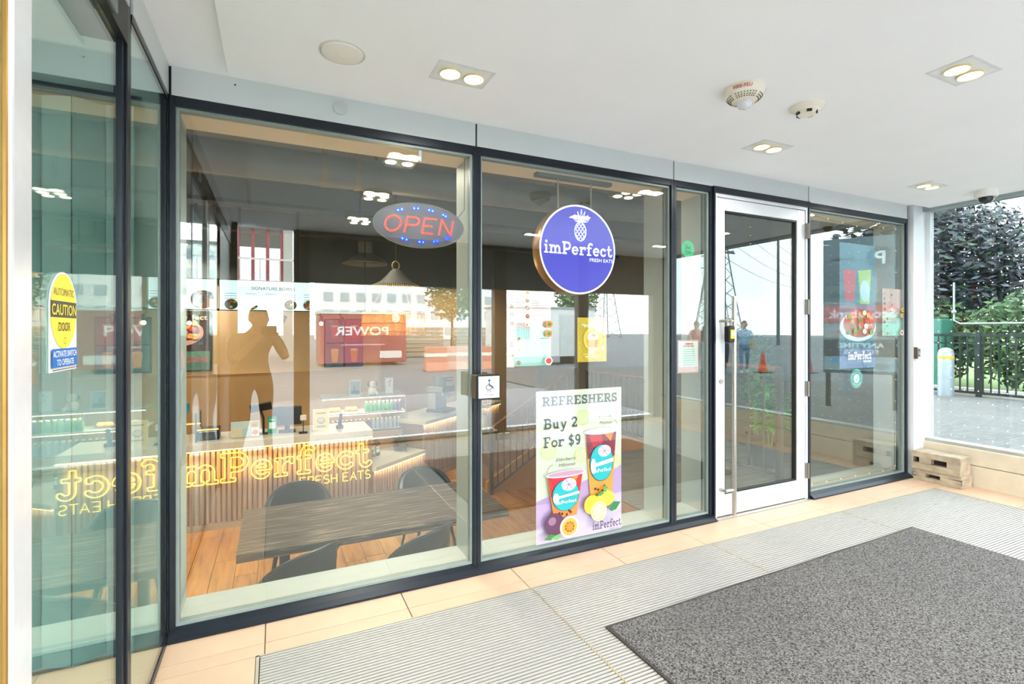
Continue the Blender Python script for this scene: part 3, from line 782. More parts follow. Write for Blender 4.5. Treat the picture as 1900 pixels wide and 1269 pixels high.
M_ledb = mat('led_blue', '#bfe4ff', .4, var=0, emit=5., emit_col='#5aa8ff'); M_blueglow = mat('blue_channel', '#2450c8', .4, var=0, emit=.7, emit_col='#1c46ff')
red = MB(); ch_p = Print(.0004)
x0 = -.20
for ch, adv in (('O', .118), ('P', .098), ('E', .10), ('N', .1)):
    for st_ in OL[ch]:
        q = [(x0 + a * .092 + (b - .5) * .018, (b - .5) * .085) for a, b in st_]
        ch_p.line(q, .011, M_redline)
        for (a, b) in sample(q, .0125): red.lathe([(.0001, -.004), (.0022, -.003), (.003, 0)], (a, 0, b), 6, 'Y', cap=False)
    x0 += adv
tag(red.build('red_led_letters', M_ledr, op, loc=(0, -.0015, 0)), kind='stuff')
bl_ = MB()
for sgn in (1, -1):
    for a in (128, 121, 100, 94, 76, 70, 50, 44):
        aa = math.radians(a * sgn + (0 if sgn > 0 else 8)); x, z = .205 * math.cos(aa), .094 * math.sin(aa)
        ch_p.ell(x, z, .014, .011, M_blueglow, 12)
        bl_.lathe([(.0001, -.006), (.0036, -.004), (.0048, 0)], (x, 0, z), 8, 'Y', cap=False)
tag(bl_.build('blue_led_lamps', M_ledb, op, loc=(0, -.003, 0)), kind='stuff')
ch_p.build(op, -.0004, 'glow_channels')
MB().tube([(.22, .012, .06), (.27, .02, .12), (.272, .02, .43)], .002, 5).build('cord', M_black, op)
hk = thing('window_hook', 'small clear plastic hook at the top of the left window', 'hook', (.735, .012, 2.345))
MB().box(-.009, 0, 0, .009, .006, .07).build('strip', mat('hook_plastic', '#dfe9ea', .2), hk, bevel=.003)
MB().tube([(0, .006, .012), (0, .02, .006), (0, .022, .02)], .0025, 6).build('hook_tip', mat('hook_plastic', '#dfe9ea', .2), hk)

# pink and green menu sheets
def menu_sheet(name, label, cx, z0, wd, hh, kind):
    t = board(name, label, 'menu', cx, z0, wd, hh, mat('menu_' + kind, {'p': '#efc7c0', 'g': '#bfe6d6', 'w': '#eef3ee'}[kind], .7, var=.02))
    p = Print(.0004); rng = random.Random(hash(kind) % 7 + 3)
    W, H = wd / 2, hh
    dk = {'p': '#b9a3a0', 'g': '#8fb5a6', 'w': '#a9b5ae'}[kind]
    food = ['#c07a3a', '#5c8a3c', '#d8a24a', '#a8502c', '#e6d6b4', '#b84a34']
    if kind == 'p':
        spots = [(-.86, .8), (-.86, .6), (-.86, .4), (-.86, .17)]; spots = [(-.8, v) for v in (.78, .57, .36, .12)] + [(-.12, v) for v in (.93, .74, .54, .32, .11)]
    else:
        spots = [(-.48, .72), (-.8, .58), (-.48, .42), (-.78, .27), (-.5, .1)]
    for a, b in spots:
        r = hh * .062
        p.ell(a * W, b * H, r * 1.12, r * 1.12, '#fbf8f2', 16).ell(a * W, b * H, r, r, rng.choice(food), 14).ell(a * W + r * .2, b * H + r * .2, r * .55, r * .5, rng.choice(food), 10).ell(a * W - r * .3, b * H - r * .3, r * .4, r * .35, rng.choice(food), 8)
    for col_x, w_ in ((-.62, .42), (.06, .4), (.36, .56)) if kind == 'p' else ((-.22, .34), (.22, .12), (.44, .5)):
        for k in range(14):
            zz = H * (.93 - .064 * k)
            p.line([(col_x * W, zz), ((col_x + w_ * rng.uniform(.6, 1)) * W, zz)], hh * .007, dk)
    p.text('SIGNATURE BOWLS' if kind == 'p' else 'SMOOTHIE BOWLS', -.93 * W, H * .945, H * .022, '#7d6a66' if kind == 'p' else '#5a7d70')
    p.ell(.8 * W, H * (.11 if kind == 'p' else .86), H * .11, H * .10, '#d98a3c', 16).ell(.8 * W + .003, H * (.11 if kind == 'p' else .86), H * .06, H * .05, '#4f8a3c', 12)
    if kind != 'p':
        p.slab('imPerfect', .42 * W, H * .72, H * .035, '#3f5d5a'); p.ell(.8 * W, H * .13, H * .12, H * .11, '#f7f4ee', 16).ell(.8 * W, H * .13, H * .09, H * .08, '#c8443c', 14)
    p.build(t, -.0002)
    return t
menu_sheet('menu_poster', 'pale pink bowl menu sheet taped beside the round sign', 1.422, 1.413, .306, .232, 'p')
menu_sheet('menu_poster', 'mint green drinks menu sheet just below the pink menu', 1.422, 1.180, .306, .232, 'g')
menu_sheet('menu_poster', 'small pink menu sheet high on the far right pane', 5.292, 1.572, .30, .222, 'p')
menu_sheet('menu_poster', 'small mint menu sheet low on the far right pane', 5.292, 1.35, .30, .222, 'g')

# yellow pudding poster
yp = board('yellow_poster', 'bright yellow mango pudding poster below the round sign', 'poster', 1.888, 1.194, .228, .29, mat('poster_yellow', '#f4c81c', .6, var=.03))
p = Print(.0004)
for sgn in (-1, 1):
    for k in range(7):
        p.line([(sgn * .1, .02 + k * .036), (sgn * .082, .038 + k * .036), (sgn * .1, .056 + k * .036)], .005, '#f7dd73')
p.ell(0, .15, .072, .075, '#f7dd73', 24).ell(0, .15, .062, .064, '#f4c81c', 24)
p.text('Mango Pudding', 0, .228, .026, '#fdf3cf', .02, .18, 'c', .3)
p.poly([(-.046, .17), (.046, .17), (.034, .085), (-.034, .085)], '#ece9e2').poly([(-.043, .145), (.043, .145), (.033, .092), (-.033, .092)], '#e89a3a').ell(0, .17, .046, .018, '#d8dde2').ell(0, .166, .041, .018, '#fbf5ea').ell(0, .17, .024, .013, '#ec9a2c').ell(.004, .176, .009, .005, '#4d7a2c')
p.text('$ 4.99', .052, .075, .022, '#fdf6e2', .02, .07, 'c', .2)
p.line([(-.075, .05), (.075, .05)], .006, '#f9e28c').line([(-.06, .034), (.06, .034)], .009, '#fbeeb4').line([(-.05, .02), (.05, .02)], .005, '#f9e28c')
p.build(yp, -.0002)

# refreshers poster
rf = board('refreshers_poster', 'tall refreshers poster with two iced drinks and fruit on the window', 'poster', 1.797, .062, .652, .955, mat('poster_cream', '#fbf8e0', .6, var=.015), .004)
p = Print(.0005)
p.poly([(-.326, 0), (.326, 0), (.326, .43), (-.326, .27)], '#e2b4e8').poly([(-.326, 0), (.326, 0), (.326, .25), (-.326, .10)], '#eccdf2')
for a, b, r in ((.02, .77, .052), (-.24, .58, .058), (.0, .53, .05), (.27, .46, .05)):
    p.ell(a, b, r if a + r < .326 else .326 - a, r, '#f5eba4', 22).ell(a, b, (r if a + r < .326 else .326 - a) * .82, r * .82, '#f7f0c4', 20)
p.slab('REFRESHERS', 0, .862, .058, '#5b5568', 'c', .575)
p.slab('Buy 2', -.278, .715, .068, '#2d3a40', width=.25).slab('For $9', -.278, .60, .068, '#2d3a40', width=.275)
p.text('Butterfly', .135, .752, .022, '#6d5f5a', 0, .115, 'l', .25).text('Passion', .145, .715, .022, '#6d5f5a', 0, .10, 'l', .25)
p.text('Elderberry', -.19, .507, .022, '#7a4a3c', 0, .15, 'l', .25).text('Hibiscus', -.17, .472, .022, '#7a4a3c', 0, .125, 'l', .25)
p.line(_arc(-.205, .44, .05, .05, 180, 100, 8), .003, '#7a4a3c').line(_arc(.25, .70, .035, .04, 0, 80, 8), .003, '#6d5f5a')
def cup(cx, z0, wt, wb, hh, tall):
    lid = z0 + hh
    p.poly([(cx - wt, lid), (cx + wt, lid), (cx + wb, z0), (cx - wb, z0)], '#e8a23e' if tall else '#e5843e')
    f1 = .42 if tall else .5
    p.poly([(cx - wt * .985, lid), (cx + wt * .985, lid), (cx + wt * .985 - (wt - wb) * f1, lid - hh * f1), (cx - wt * .985 + (wt - wb) * f1, lid - hh * f1)], '#8a1d3c' if tall else '#b52a2c')
    p.poly([(cx - wt * .8, lid - hh * .06), (cx - .0, lid - hh * .02), (cx + wt * .1, lid - hh * .2), (cx - wt * .5, lid - hh * .25)], '#c8283c')
    p.poly([(cx + wt * .1, lid - hh * .03), (cx + wt * .8, lid - hh * .05), (cx + wt * .6, lid - hh * .18)], '#e8852c')
    for k, (a, b) in enumerate(((-.3, .08), (.1, .05), (.45, .09), (-.55, .1), (.3, .13))): p.ell(cx + a * wb, z0 + b * hh, .009, .009, '#5a2218', 10)
    p.ell(cx, z0 + hh * .5, wt * .76, hh * .29 if tall else hh * .36, '#153f55', 30).ell(cx, z0 + hh * .5, wt * .73, hh * .28 if tall else hh * .35, '#17a7ae', 30)
    r = wt * .42
    p.poly([(cx + r * (1.0 * math.cos(q)) + wt * .18, z0 + hh * (.68 if tall else .74) + r * .75 * math.sin(q)) for q in [2 * PI * i / 14 for i in range(14)]], '#cfc6dc')
    for q in range(6): p.line([(cx + wt * .18, z0 + hh * (.68 if tall else .74)), (cx + wt * .18 + r * .9 * math.cos(q * 1.05), z0 + hh * (.68 if tall else .74) + r * .7 * math.sin(q * 1.05))], .0025, '#5c5680')
    p.ell(cx - wt * .55, z0 + hh * .46, wt * .17, hh * .12, '#cfe4ea', 14)
    p.poly([(cx - wt * .72, z0 + hh * .485), (cx + wt * .74, z0 + hh * .56), (cx + wt * .74, z0 + hh * .50), (cx - wt * .7, z0 + hh * .43)], '#e8e6ee')
    p.slab('imPerfect', cx, z0 + hh * (.36 if tall else .32), hh * (.055 if tall else .075), '#f2f7f7', 'c', wt * 1.15)
    p.ell(cx, lid, wt * 1.13, .022, '#c9bcd8', 30).ell(cx, lid + .002, wt * 1.0, .015, '#b08aa0' if not tall else '#ded6e6', 28)
cup(.105 + .05, .255, .124, .088, .42, True)
cup(-.128, .155, .132, .085, .275, False)
p.ell(.068, .205, .062, .062, '#eebd35', 24).ell(.175, .232, .07, .052, '#f0c645', 24).ell(.12, .155, .062, .064, '#f5ecc0', 26).ell(.12, .155, .054, .056, '#f1cf52', 24).ell(.12, .155, .048, .05, '#f8e9a4', 22)
for k in range(7): p.line([(.12, .155), (.12 + .046 * math.cos(k * .9), .155 + .048 * math.sin(k * .9))], .002, '#f5f0cc')
p.poly([(.195, .16), (.235, .205), (.29, .195), (.255, .15), (.215, .142)], '#2f7a44').poly([(.155, .28), (.165, .33), (.182, .30), (.172, .272)], '#4fa04c').poly([(.10, .262), (.14, .285), (.16, .27), (.13, .255)], '#3c8a44')
p.ell(-.215, .125, .068, .07, '#5a3450', 26).ell(-.235, .148, .028, .026, '#8d6a86', 18)
p.ell(-.11, .095, .07, .068, '#f1e2cf', 26).ell(-.11, .095, .057, .055, '#d9a24a', 24).ell(-.11, .095, .038, .034, '#c9852c', 18)
for k in range(9): p.ell(-.11 + .03 * math.cos(k * .7), .095 + .028 * math.sin(k * .7), .006, .005, '#7a4a20', 8)
p.poly([(-.30, .045), (-.25, .075), (-.21, .06), (-.25, .035)], '#3c7a44').poly([(-.25, .045), (-.20, .065), (-.17, .045), (-.21, .03)], '#6aa860')
p.slab('imPerfect', .06, .045, .052, '#4a4560', width=.225).text('FRESH EATS', .285, .026, .013, '#8d5a86', 0, .09, 'r')
p.build(rf, -.0002)

# round delivery sticker, paper notice, hanging banner, seal
ub = thing('delivery_sticker', 'round green food delivery sticker on the narrow pane', 'sticker', (2.724, YP, 1.993))
MB().lathe([(.001, 0), (.062, 0), (.062, .0012), (.001, .0012)], (0, 0, 0), 36, 'Y').build('disc', mat('sticker_green', '#3cc486', .5), ub)
Print(.0003).text('Order with', 0, .028, .007, '#1d3a2c', 0, .055, 'c').text('Uber', 0, .002, .024, '#1d3a2c', .008, .058, 'c').text('Eats', 0, -.03, .024, '#1d3a2c', .008, .055, 'c').build(ub, -.0003)
pn = board('paper_notice', 'white and red paper notice taped inside the narrow pane', 'notice', 2.728, 1.09, .205, .24, M_paper)
p = Print(.0004)
p.line([(-.098, .005), (.098, .005), (.098, .235), (-.098, .235), (-.098, .005)], .008, '#e39a94').rect(-.09, .012, .09, .045, '#f3c9bf')
for k in range(8): p.line([(-.05, .06 + k * .016), (.06, .06 + k * .016)], .006, '#b9d2c0' if k % 2 else '#c9c6b4')
p.line([(-.035, .212), (.04, .212)], .012, '#d2624a').line([(-.055, .195), (.05, .195)], .008, '#d88a6a'); p.build(pn, -.0002)
bn = board('food_banner', 'hanging banner with drinks and a food bowl inside the right pane', 'banner', 4.765, 1.06, .53, 1.12, mat('banner_hazed', '#6f8794', .6, var=.06, scale=4))  # banner and print colours paled by a reflection haze put into them
p = Print(.0005)
p.rect(-.265, 0, .265, .18, '#8a8cae').poly([(-.22, .88), (-.03, .88), (-.06, .60), (-.19, .60)], '#d0606c').poly([(.0, .88), (.2, .9), (.17, .58), (.03, .58)], '#b4c878').ell(.1, .7, .07, .1, '#c9dbe6')
p.poly([(-.265, .46), (.265, .46), (.265, .52), (-.265, .54)], '#4c6478').ell(0, .37, .27, .13, '#eef0f0', 36).ell(.02, .40, .24, .125, '#c96a44', 30)
rng = random.Random(3)
for k in range(26): p.ell(.02 + rng.uniform(-.2, .2), .40 + rng.uniform(-.08, .10), .03, .024, rng.choice(['#d88a5c', '#b8452f', '#e3b98a', '#7a8a3c', '#f0ddc8']), 9)
p.slab('imPerfect', -.17, .08, .068, '#f4f6f6', width=.34).text('FRESH EATS', .17, .05, .02, '#f4f6f6', 0, .12, 'r')
p.build(bn, -.0002)
sl = thing('round_seal_sticker', 'round teal certification sticker low on the right pane', 'sticker', (4.745, YP, .965))
MB().lathe([(.001, 0), (.088, 0), (.088, .0012), (.001, .0012)], (0, 0, 0), 36, 'Y').build('disc', mat('seal_teal', '#2ba58c', .5), sl)
p = Print(.0003); p.ell(0, 0, .042, .042, '#eef4f2').line([(-.016, .0), (-.004, -.014), (.018, .016)], .006, '#2ba58c'); p.ring(0, 0, .08, .08, .004, '#bfe6da')
[p.line(_arc(0, 0, .06, .06, a, a + 14, 2), .012, '#d5efe6') for a in (40, 62, 84, 106, 128, 220, 242, 264, 286, 308)]; p.build(sl, -.0003)

# ================================================================= SHOP
FZ = -.95
M_dkceil = mat('charcoal_ceiling', '#5a5954', .85, var=.06, scale=3)
M_beige = mat('beige_wall_panel', '#dcb988', .6, var=.03, scale=3)
M_beige2 = mat('tan_wainscot', '#c39b68', .6, var=.03, scale=3)
M_bulk = mat('dark_bulkhead', '#3d4442', .8, var=.06, scale=3)
sbox('ceiling_shop', M_dkceil, -2.75, .06, 3.02, 5.75, 8.4, 3.1)
sbox('wall_shop_left', M_beige, -2.75, .26, FZ, -2.6, 8.4, 3.02)
wb = struct(bpy.data.objects.new('wall_shop_back', None)); C.objects.link(wb)
MB().box(-2.6, 6.0, FZ, 1.62, 6.12, .735).build('wainscot', M_beige2, wb)
MB().box(-2.6, 6.02, .735, 1.62, 6.14, 2.17).build('upper_wall', M_beige, wb)
MB().box(-2.6, 5.9, 2.17, 5.6, 6.1, 3.02).build('bulkhead', M_bulk, wb)
MB().box(-2.6, 5.99, .725, 1.62, 6.02, .74).build('rail', M_beige2, wb)
MB().box(1.55, 6.12, FZ, 1.67, 7.75, 2.17).build('return_wall', M_beige, wb)
MB().box(1.62, 7.7, FZ, 5.6, 7.85, 3.02).build('far_wall', M_beige2, wb)
sbox('wall_shop_right', mat('shop_side_wall', '#77736a', .8, var=.05), 5.6, .06, FZ, 5.75, 8.4, 3.02)
sbox('wall_under_window', M_reveal, -2.6, .0, FZ, 5.6, .03, .0)
sbox('wall_over_window', M_bulk, -2.75, .06, 2.45, 5.75, .26, 3.02)
sbox('wall_shop_front_left', M_beige2, -2.75, .0, FZ, XL - .03, .26, 3.02)
sbox('wall_shop_front_right', M_alu, 5.45, .06, FZ, 5.6, .26, 2.45)

# plank floor
sf = struct(MB().box(-2.6, .26, FZ - .1, 5.6, 7.75, FZ - .012).build('floor_shop', mat('plank_joint', '#6a4a26', .9)))
M_plank = grain_mat('oak_plank', ['#84531f', '#a86f30', '#ba803c', '#c48c48'], 'Y', 9., 2.2, .38, .06, .10)
pk = MB().box(-.0978, -.697, -.012, .0978, .697, 0).build('plank', M_plank, sf, bevel=.0015, bseg=1)
first = True; rng = random.Random(5)
for i in range(35):
    off = rng.uniform(-.7, .7)
    for j in range(6):
        y = .4 + off + j * 1.4
        if y < .95 and off < 0 and j == 0 and y < -.2: continue
        x = -2.05 + i * .2
        if x > 4.4 or y > 7.0 or y < .3: continue
        if first: pk.location = (x, y, FZ); first = False
        else: share(pk, 'plank', sf, (x, y, FZ))

# ceiling services
du = thing('ventilation_duct', 'long grey painted duct pipe under the dark shop ceiling', 'duct', (0, 1.78, 2.76))
MB().tube([(-2.55, 0, 0), (5.55, 0, 0)], .135, 24).build('pipe', mat('duct_grey', '#74797a', .5, .2, var=.08, scale=6), du, smooth=True)
for x in (-1.2, .35, .62, 2.6, 4.4): MB().tube([(x, 0, 0), (x + .05, 0, 0)], .142, 24).tube([(x + .02, 0, .13), (x + .02, 0, .26)], .006, 6).build('clamp', mat('clamp_tan', '#8a7a62', .5, .3), du)
for i, (y, z0, lab) in enumerate(((3.35, 2.74, 'dark steel beam across the middle of the shop ceiling'), (4.7, 2.70, 'dark steel beam crossing the ceiling above the counter'))):
    t = thing('ceiling_beam', lab, 'beam', (1.5, y, z0))
    MB().box(-4.1, -.1, 0, 4.1, .1, .04).build('flange', mat('beam_black', '#26292a', .7), t); MB().box(-4.1, -.02, .04, 4.1, .02, .28).build('web', mat('beam_grey', '#55544f', .7), t)
M_qlamp = mat('quad_lamp', '#fff3d2', .4, var=0, emit=5., emit_col='#ffeec0')
def quad_light(x, y, label, power):
    t = thing('quad_downlight', label, 'ceiling light', (x, y, 2.60), 0, 'four-lamp downlights in the shop ceiling')
    MB().box(-.12, -.12, 0, .12, .12, .05).build('plate', mat('plate_grey', '#55544f', .6), t, bevel=.004)
    MB().tube([(0, 0, .05), (0, 0, .42)], .012, 8).build('drop_rod', M_black, t)
    for a in (-1, 1):
        for b in (-1, 1): MB().lathe([(.001, -.006), (.036, -.006), (.04, 0), (.001, 0)], (a * .06, b * .06, 0), 16).build('lamp', M_qlamp, t)
    ld = bpy.data.lights.new('quad', 'AREA'); ld.shape = 'SQUARE'; ld.size = .2; ld.energy = power; ld.color = (1, .86, .68); ld.spread = 2.6
    lo = bpy.data.objects.new('light', ld); C.objects.link(lo); lo.parent = t; lo.location = (0, 0, -.02)
quad_light(.806, .79, 'four-lamp downlight nearest the window, above the OPEN sign', 16)
quad_light(.83, 1.88, 'four-lamp downlight in the middle of the shop ceiling', 28)
quad_light(.855, 3.0, 'four-lamp downlight over the counter', 18)
quad_light(2.83, .84, 'four-lamp downlight above the entrance landing', 16)
quad_light(-1.2, 2.4, 'four-lamp downlight at the left end of the dining area', 30)
quad_light(-1.2, 5.45, 'four-lamp downlight behind the counter', 34)
quad_light(3.4, 6.8, 'four-lamp downlight in the far corner of the shop', 20)
df = thing('air_diffuser', 'round flared air diffuser hanging from the shop ceiling', 'vent', (1.25, 5.15, 2.45))
MB().lathe([(.11, .57), (.11, .1), (.28, .0), (.33, -.04), (.34, -.03), (.30, .02), (.12, .12)], (0, 0, 0), 32, cap=False).build('cone', mat('diffuser_grey', '#868b89', .4, .4), df, smooth=True)
MB().lathe([(.001, -.03), (.2, -.05), (.22, -.04), (.001, 0)], (0, 0, 0), 28, cap=False).build('centre_disc', mat('diffuser_grey', '#868b89', .4, .4), df, smooth=True)

# ---- service counter with fluted front, LED strip and neon
M_slat = grain_mat('fluted_oak', ['#8d7568', '#a08779', '#ae9586'], 'Z', 10., 3., .5, .05, .05)
M_cbody = mat('counter_core', '#7d6350', .8)
M_top = mat('pale_quartz', '#cfcabf', .3, var=.04, scale=30)
M_led = mat('led_strip', '#ffd98a', .4, var=0, emit=12., emit_col='#ffc96a')
M_kick = mat('grey_kickboard', '#a79c88', .5, var=.03)
def counter(name, label, loc, rotz, L, depth, ztop, th=.085, pitch=.055, led=6.):
    t = thing(name, label, 'counter', (loc[0], loc[1], FZ), rotz)
    H = ztop - FZ
    MB().box(0, .03, 0, L, depth, H - th).build('body', M_cbody, t)
    MB().box(0, -.03, H - th, L, depth + .02, H).build('worktop', M_top, t, bevel=.004)
    MB().box(0, .012, 0, L, .03, .075).build('kickboard', M_kick, t)
    n = int(L / pitch); s0 = None
    for k in range(n):
        x = pitch * (k + .5)
        if s0 is None: s0 = MB().prism([(-.019, .012), (-.019, -.008), (-.012, -.014), (.012, -.014), (.019, -.008), (.019, .012)], .075, H - th - .001, 'Z').build('slat', M_slat, t, loc=(x, .018, 0))
        else: share(s0, 'slat', t, (x, .018, 0))
    MB().box(0, -.012, H - th - .010, L, -.002, H - th).build('led_strip', M_led, t)
    ld = bpy.data.lights.new('led', 'AREA'); ld.shape = 'RECTANGLE'; ld.size = L; ld.size_y = .012; ld.energy = led; ld.color = (1, .72, .32)
    lo = bpy.data.objects.new('light', ld); C.objects.link(lo); lo.parent = t; lo.location = (L / 2, -.018, H - th - .012); lo.rotation_euler = (-.35, 0, 0)
    return t
c1 = counter('service_counter', 'long service counter with fluted wood front and warm light strip', (-2.5, 4.08), 0, 3.674, .68, .078)
RZ = math.atan2(1.6, 2.0)
c2 = counter('display_bench', 'low fluted bench with pale top between the two counters', (1.20, 4.10), RZ, 1.12, .62, -.43, .06, .055, 2.5)
c3 = counter('angled_counter', 'angled tall fluted counter with pale worktop beyond the bench', (2.07, 4.80), RZ, 2.55, .75, .0, .06, .055, 5.)

# neon lettering on the counter front
ne = thing('neon_sign', 'glowing yellow outline neon lettering on the fluted counter front', 'neon sign', (-1.155, 4.035, -.392))
M_neon = mat('neon_tube', '#fff08a', .4, var=0, emit=2.6, emit_col='#ffd21e')
lp, wd = slab('imPerfect', .34, gap=.12); f_ = 2.29 / wd
m = MB()
for q in lp:
    q = q[::2] if len(q) > 24 else q
    m.tube([(a * f_, 0, b) for a, b in q], .006, 5, closed=True)
m.build('script_tubes', M_neon, ne, smooth=True)
NL = {'F': [[(.6, 1), (0, 1), (0, 0)], [(0, .52), (.5, .52)]], 'R': [[(0, 0), (0, 1), (.4, 1)] + _arc(.4, .76, .24, .24, 90, -90, 8) + [(0, .52)], [(.36, .52), (.66, 0)]],
      'E': [[(.6, 1), (0, 1), (0, 0), (.6, 0)], [(0, .52), (.5, .52)]], 'S': [_arc(.33, .74, .28, .26, 35, 270, 10) + _arc(.33, .25, .3, .25, 90, -145, 10)],
      'H': [[(0, 0), (0, 1)], [(.66, 0), (.66, 1)], [(0, .5), (.66, .5)]], 'A': [[(0, 0), (.36, 1), (.72, 0)], [(.13, .36), (.59, .36)]], 'T': [[(0, 1), (.7, 1)], [(.35, 1), (.35, 0)]], ' ': []}
m = MB(); x = 1.44; s_ = .105
for ch in 'FRESH EATS':
    for st_ in NL[ch]: m.tube([(x + a * s_, 0, -.155 + b * s_) for a, b in st_], .0042, 5)
    x += {' ': .05}.get(ch, .092)
m.build('caption_tubes', M_neon, ne, smooth=True)
ld = bpy.data.lights.new('neon_glow', 'AREA'); ld.shape = 'RECTANGLE'; ld.size = 2.2; ld.size_y = .25; ld.energy = 3.2; ld.color = (1, .5, .06)
lo = bpy.data.objects.new('glow_light', ld); C.objects.link(lo); lo.parent = ne; lo.location = (1.15, -.012, .15); lo.rotation_euler = (-PI / 2, 0, PI)

# ---- things on the service counter
TZ = .0785
def onc(name, label, cat, x, y, rz=0., z=TZ, group=None): return thing(name, label, cat, (x, y, z), rz, group)
ps = onc('card_terminal', 'black payment screen tilted on a slim stand', 'payment terminal', -.16, 4.4)
MB().box(-.09, -.06, 0, .09, .06, .012).build('base', M_black, ps, bevel=.003)
MB().tube([(.03, 0, .012), (.03, .0, .2), (.0, 0, .3)], .013, 8).build('stand', M_black, ps)
MB().box(-.125, -.02, -.05, .125, .02, .05).build('screen', M_black, ps, loc=(0, -.01, .345), bevel=.008, rot=(.3, -.14, 0))
mo = onc('cash_register', 'black cash register monitor seen from behind', 'monitor', .145, 4.42)
MB().box(-.1, -.08, 0, .1, .08, .02).build('base', M_black, mo, bevel=.004); MB().box(-.03, -.02, .02, .03, .02, .12).build('neck', M_black, mo)
MB().box(-.175, -.03, .09, .175, .015, .33).build('screen', M_black, mo, bevel=.012)
gc = onc('green_table_card', 'small green table card in front of the register', 'card', -.03, 4.28)
MB().box(-.05, -.004, 0, .05, .004, .02).build('foot', M_steel, gc)
MB().box(-.052, -.002, .02, .052, .002, .235).build('card', mat('card_green', '#2f9a80', .5), gc)
Print(.0005).rect(-.036, .08, .036, .16, '#e9f2ee').line([(-.03, .195), (.03, .195)], .012, '#bfe0d4').build(gc, -.0025)
mh = onc('acrylic_menu_holder', 'clear acrylic holder with colourful menu cards on the counter', 'menu holder', -.33, 4.25)
MB().box(-.155, -.012, 0, .155, .012, .01).build('foot', M_clear, mh)
MB().box(-.155, -.005, .01, .155, .005, .2).build('cards', mat('card_pale', '#dfe4e2', .5), mh)
Print(.0006).rect(-.15, .12, .05, .195, '#c6dbe0').rect(.055, .12, .15, .195, '#a9b34c').ell(.1, .15, .03, .02, '#c8602c').rect(-.15, .015, -.04, .115, '#d9cfae').rect(-.035, .015, .07, .115, '#b8cfd6').ell(.11, .06, .035, .03, '#d98a8a').build(mh, -.0055)
pc = onc('promo_card', 'cream promo card with a bowl picture standing on the counter', 'card', .55, 4.3)
MB().box(-.1, -.006, 0, .1, .006, .012).build('foot', M_clear, pc); MB().box(-.1, -.003, .01, .1, .003, .285).build('card', mat('card_cream', '#e6d9b4', .5), pc)
Print(.0006).rect(-.09, .02, .09, .275, '#dcc894').ell(0, .135, .05, .045, '#8d8aa0').ell(0, .14, .038, .03, '#c8b48a').line([(-.06, .232), (.06, .232)], .014, '#6a5f44').line([(-.055, .058), (.055, .058)], .02, '#7d97ac').build(pc, -.0035)
ph = onc('phone_handset', 'dark cordless handset standing in its cradle', 'phone', .79, 4.36)
MB().box(-.045, -.04, 0, .045, .04, .045).build('cradle', M_black, ph, bevel=.008); MB().box(-.022, -.015, -.02, .022, .015, .15).build('handset', M_black, ph, loc=(0, 0, .05), rot=(0, .12, 0), bevel=.008)
rdv = onc('contactless_reader', 'small white card reader on a thin stem', 'card reader', .33, 4.24)
MB().box(-.05, -.05, 0, .05, .05, .012).build('base', M_black, rdv); MB().tube([(0, 0, .012), (0, 0, .17)], .006, 8).build('stem', M_black, rdv); MB().box(-.038, -.03, .165, .038, .0, .235).build('reader', mat('reader_offwhite', '#e4e2dc', .4), rdv, bevel=.01)
to = onc('toaster_oven', 'small steel toaster oven with lit top bar', 'oven', -.73, 4.36)
MB().box(-.12, -.1, 0, .12, .1, .14).build('body', M_black, to, bevel=.008); MB().box(-.1, -.106, .02, .1, -.1, .1).build('door', mat('oven_glass', '#3c4148', .1, .4), to); MB().tube([(-.09, -.12, .11), (.09, -.12, .11)], .007, 8).build('handle', M_chrome, to); MB().box(-.115, -.104, .122, .115, -.098, .136).build('light_bar', mat('warm_bar', '#ffb45a', .4, var=0, emit=2.5, emit_col='#ffa040'), to)
gs = onc('glass_sneeze_guard', 'glass display guard with dark green posts at the counter end', 'display guard', -1.02, 4.4)
for a, b in ((.18, -.22), (.18, .2), (-.6, -.22), (-.6, .2)): MB().box(a - .008, b - .008, 0, a + .008, b + .008, .34).build('post', mat('guard_post', '#2c463c', .4, .4), gs)
MB().box(-.62, -.235, .34, .2, .22, .35).build('top_pane', M_clear, gs); MB().box(-.6, -.225, .01, .18, -.219, .34).build('front_pane', M_clear, gs); MB().box(-.6, .19, .15, .18, .2, .165).build('warm_shelf_light', mat('warm_bar', '#ffb45a', .4, var=0, emit=2.5, emit_col='#ffa040'), gs)
bx_ = onc('tissue_box', 'blue tissue box on top of the glass guard', 'tissue box', -1.02, 4.25, 0, TZ + .351)
MB().box(-.1, -.06, 0, .1, .06, .11).build('carton', mat('tissue_blue', '#2f8fae', .5, var=.3, scale=14), bx_, bevel=.004); MB().prism([(-.05, .0), (-.03, .05), (0, .02), (.03, .06), (.05, 0)], -.01, .01, 'Y').build('tissue', M_paper, bx_, loc=(0, 0, .108))

# ---- display case with bottles behind the bench
dcx, dcy = .62, 5.12
ds = thing('display_case', 'lit glass display case with bottles and snack trays behind the bench', 'display case', (dcx, dcy, FZ))
MB().box(0, 0, 0, 1.25, .5, .80).build('base_cabinet', mat('cabinet_wood', '#b98f63', .5, var=.06), ds)
for z in (.82, 1.08, 1.33): MB().box(0, .02, z, 1.25, .48, z + .012).build('shelf', mat('shelf_glass', '#b9c7c2', .15, .1), ds)
for x in (.0, .62, 1.238): MB().box(x, .0, .8, x + .012, .012, 1.345).build('post', M_steel, ds)
for z in (1.07, 1.32): MB().box(.01, .03, z - .006, 1.24, .04, z).build('shelf_light', mat('shelf_led', '#ffe2a8', .4, var=0, emit=7., emit_col='#ffd890'), ds)
ld = bpy.data.lights.new('case', 'AREA'); ld.shape = 'RECTANGLE'; ld.size = 1.2; ld.size_y = .1; ld.energy = 8; ld.color = (1, .8, .5)
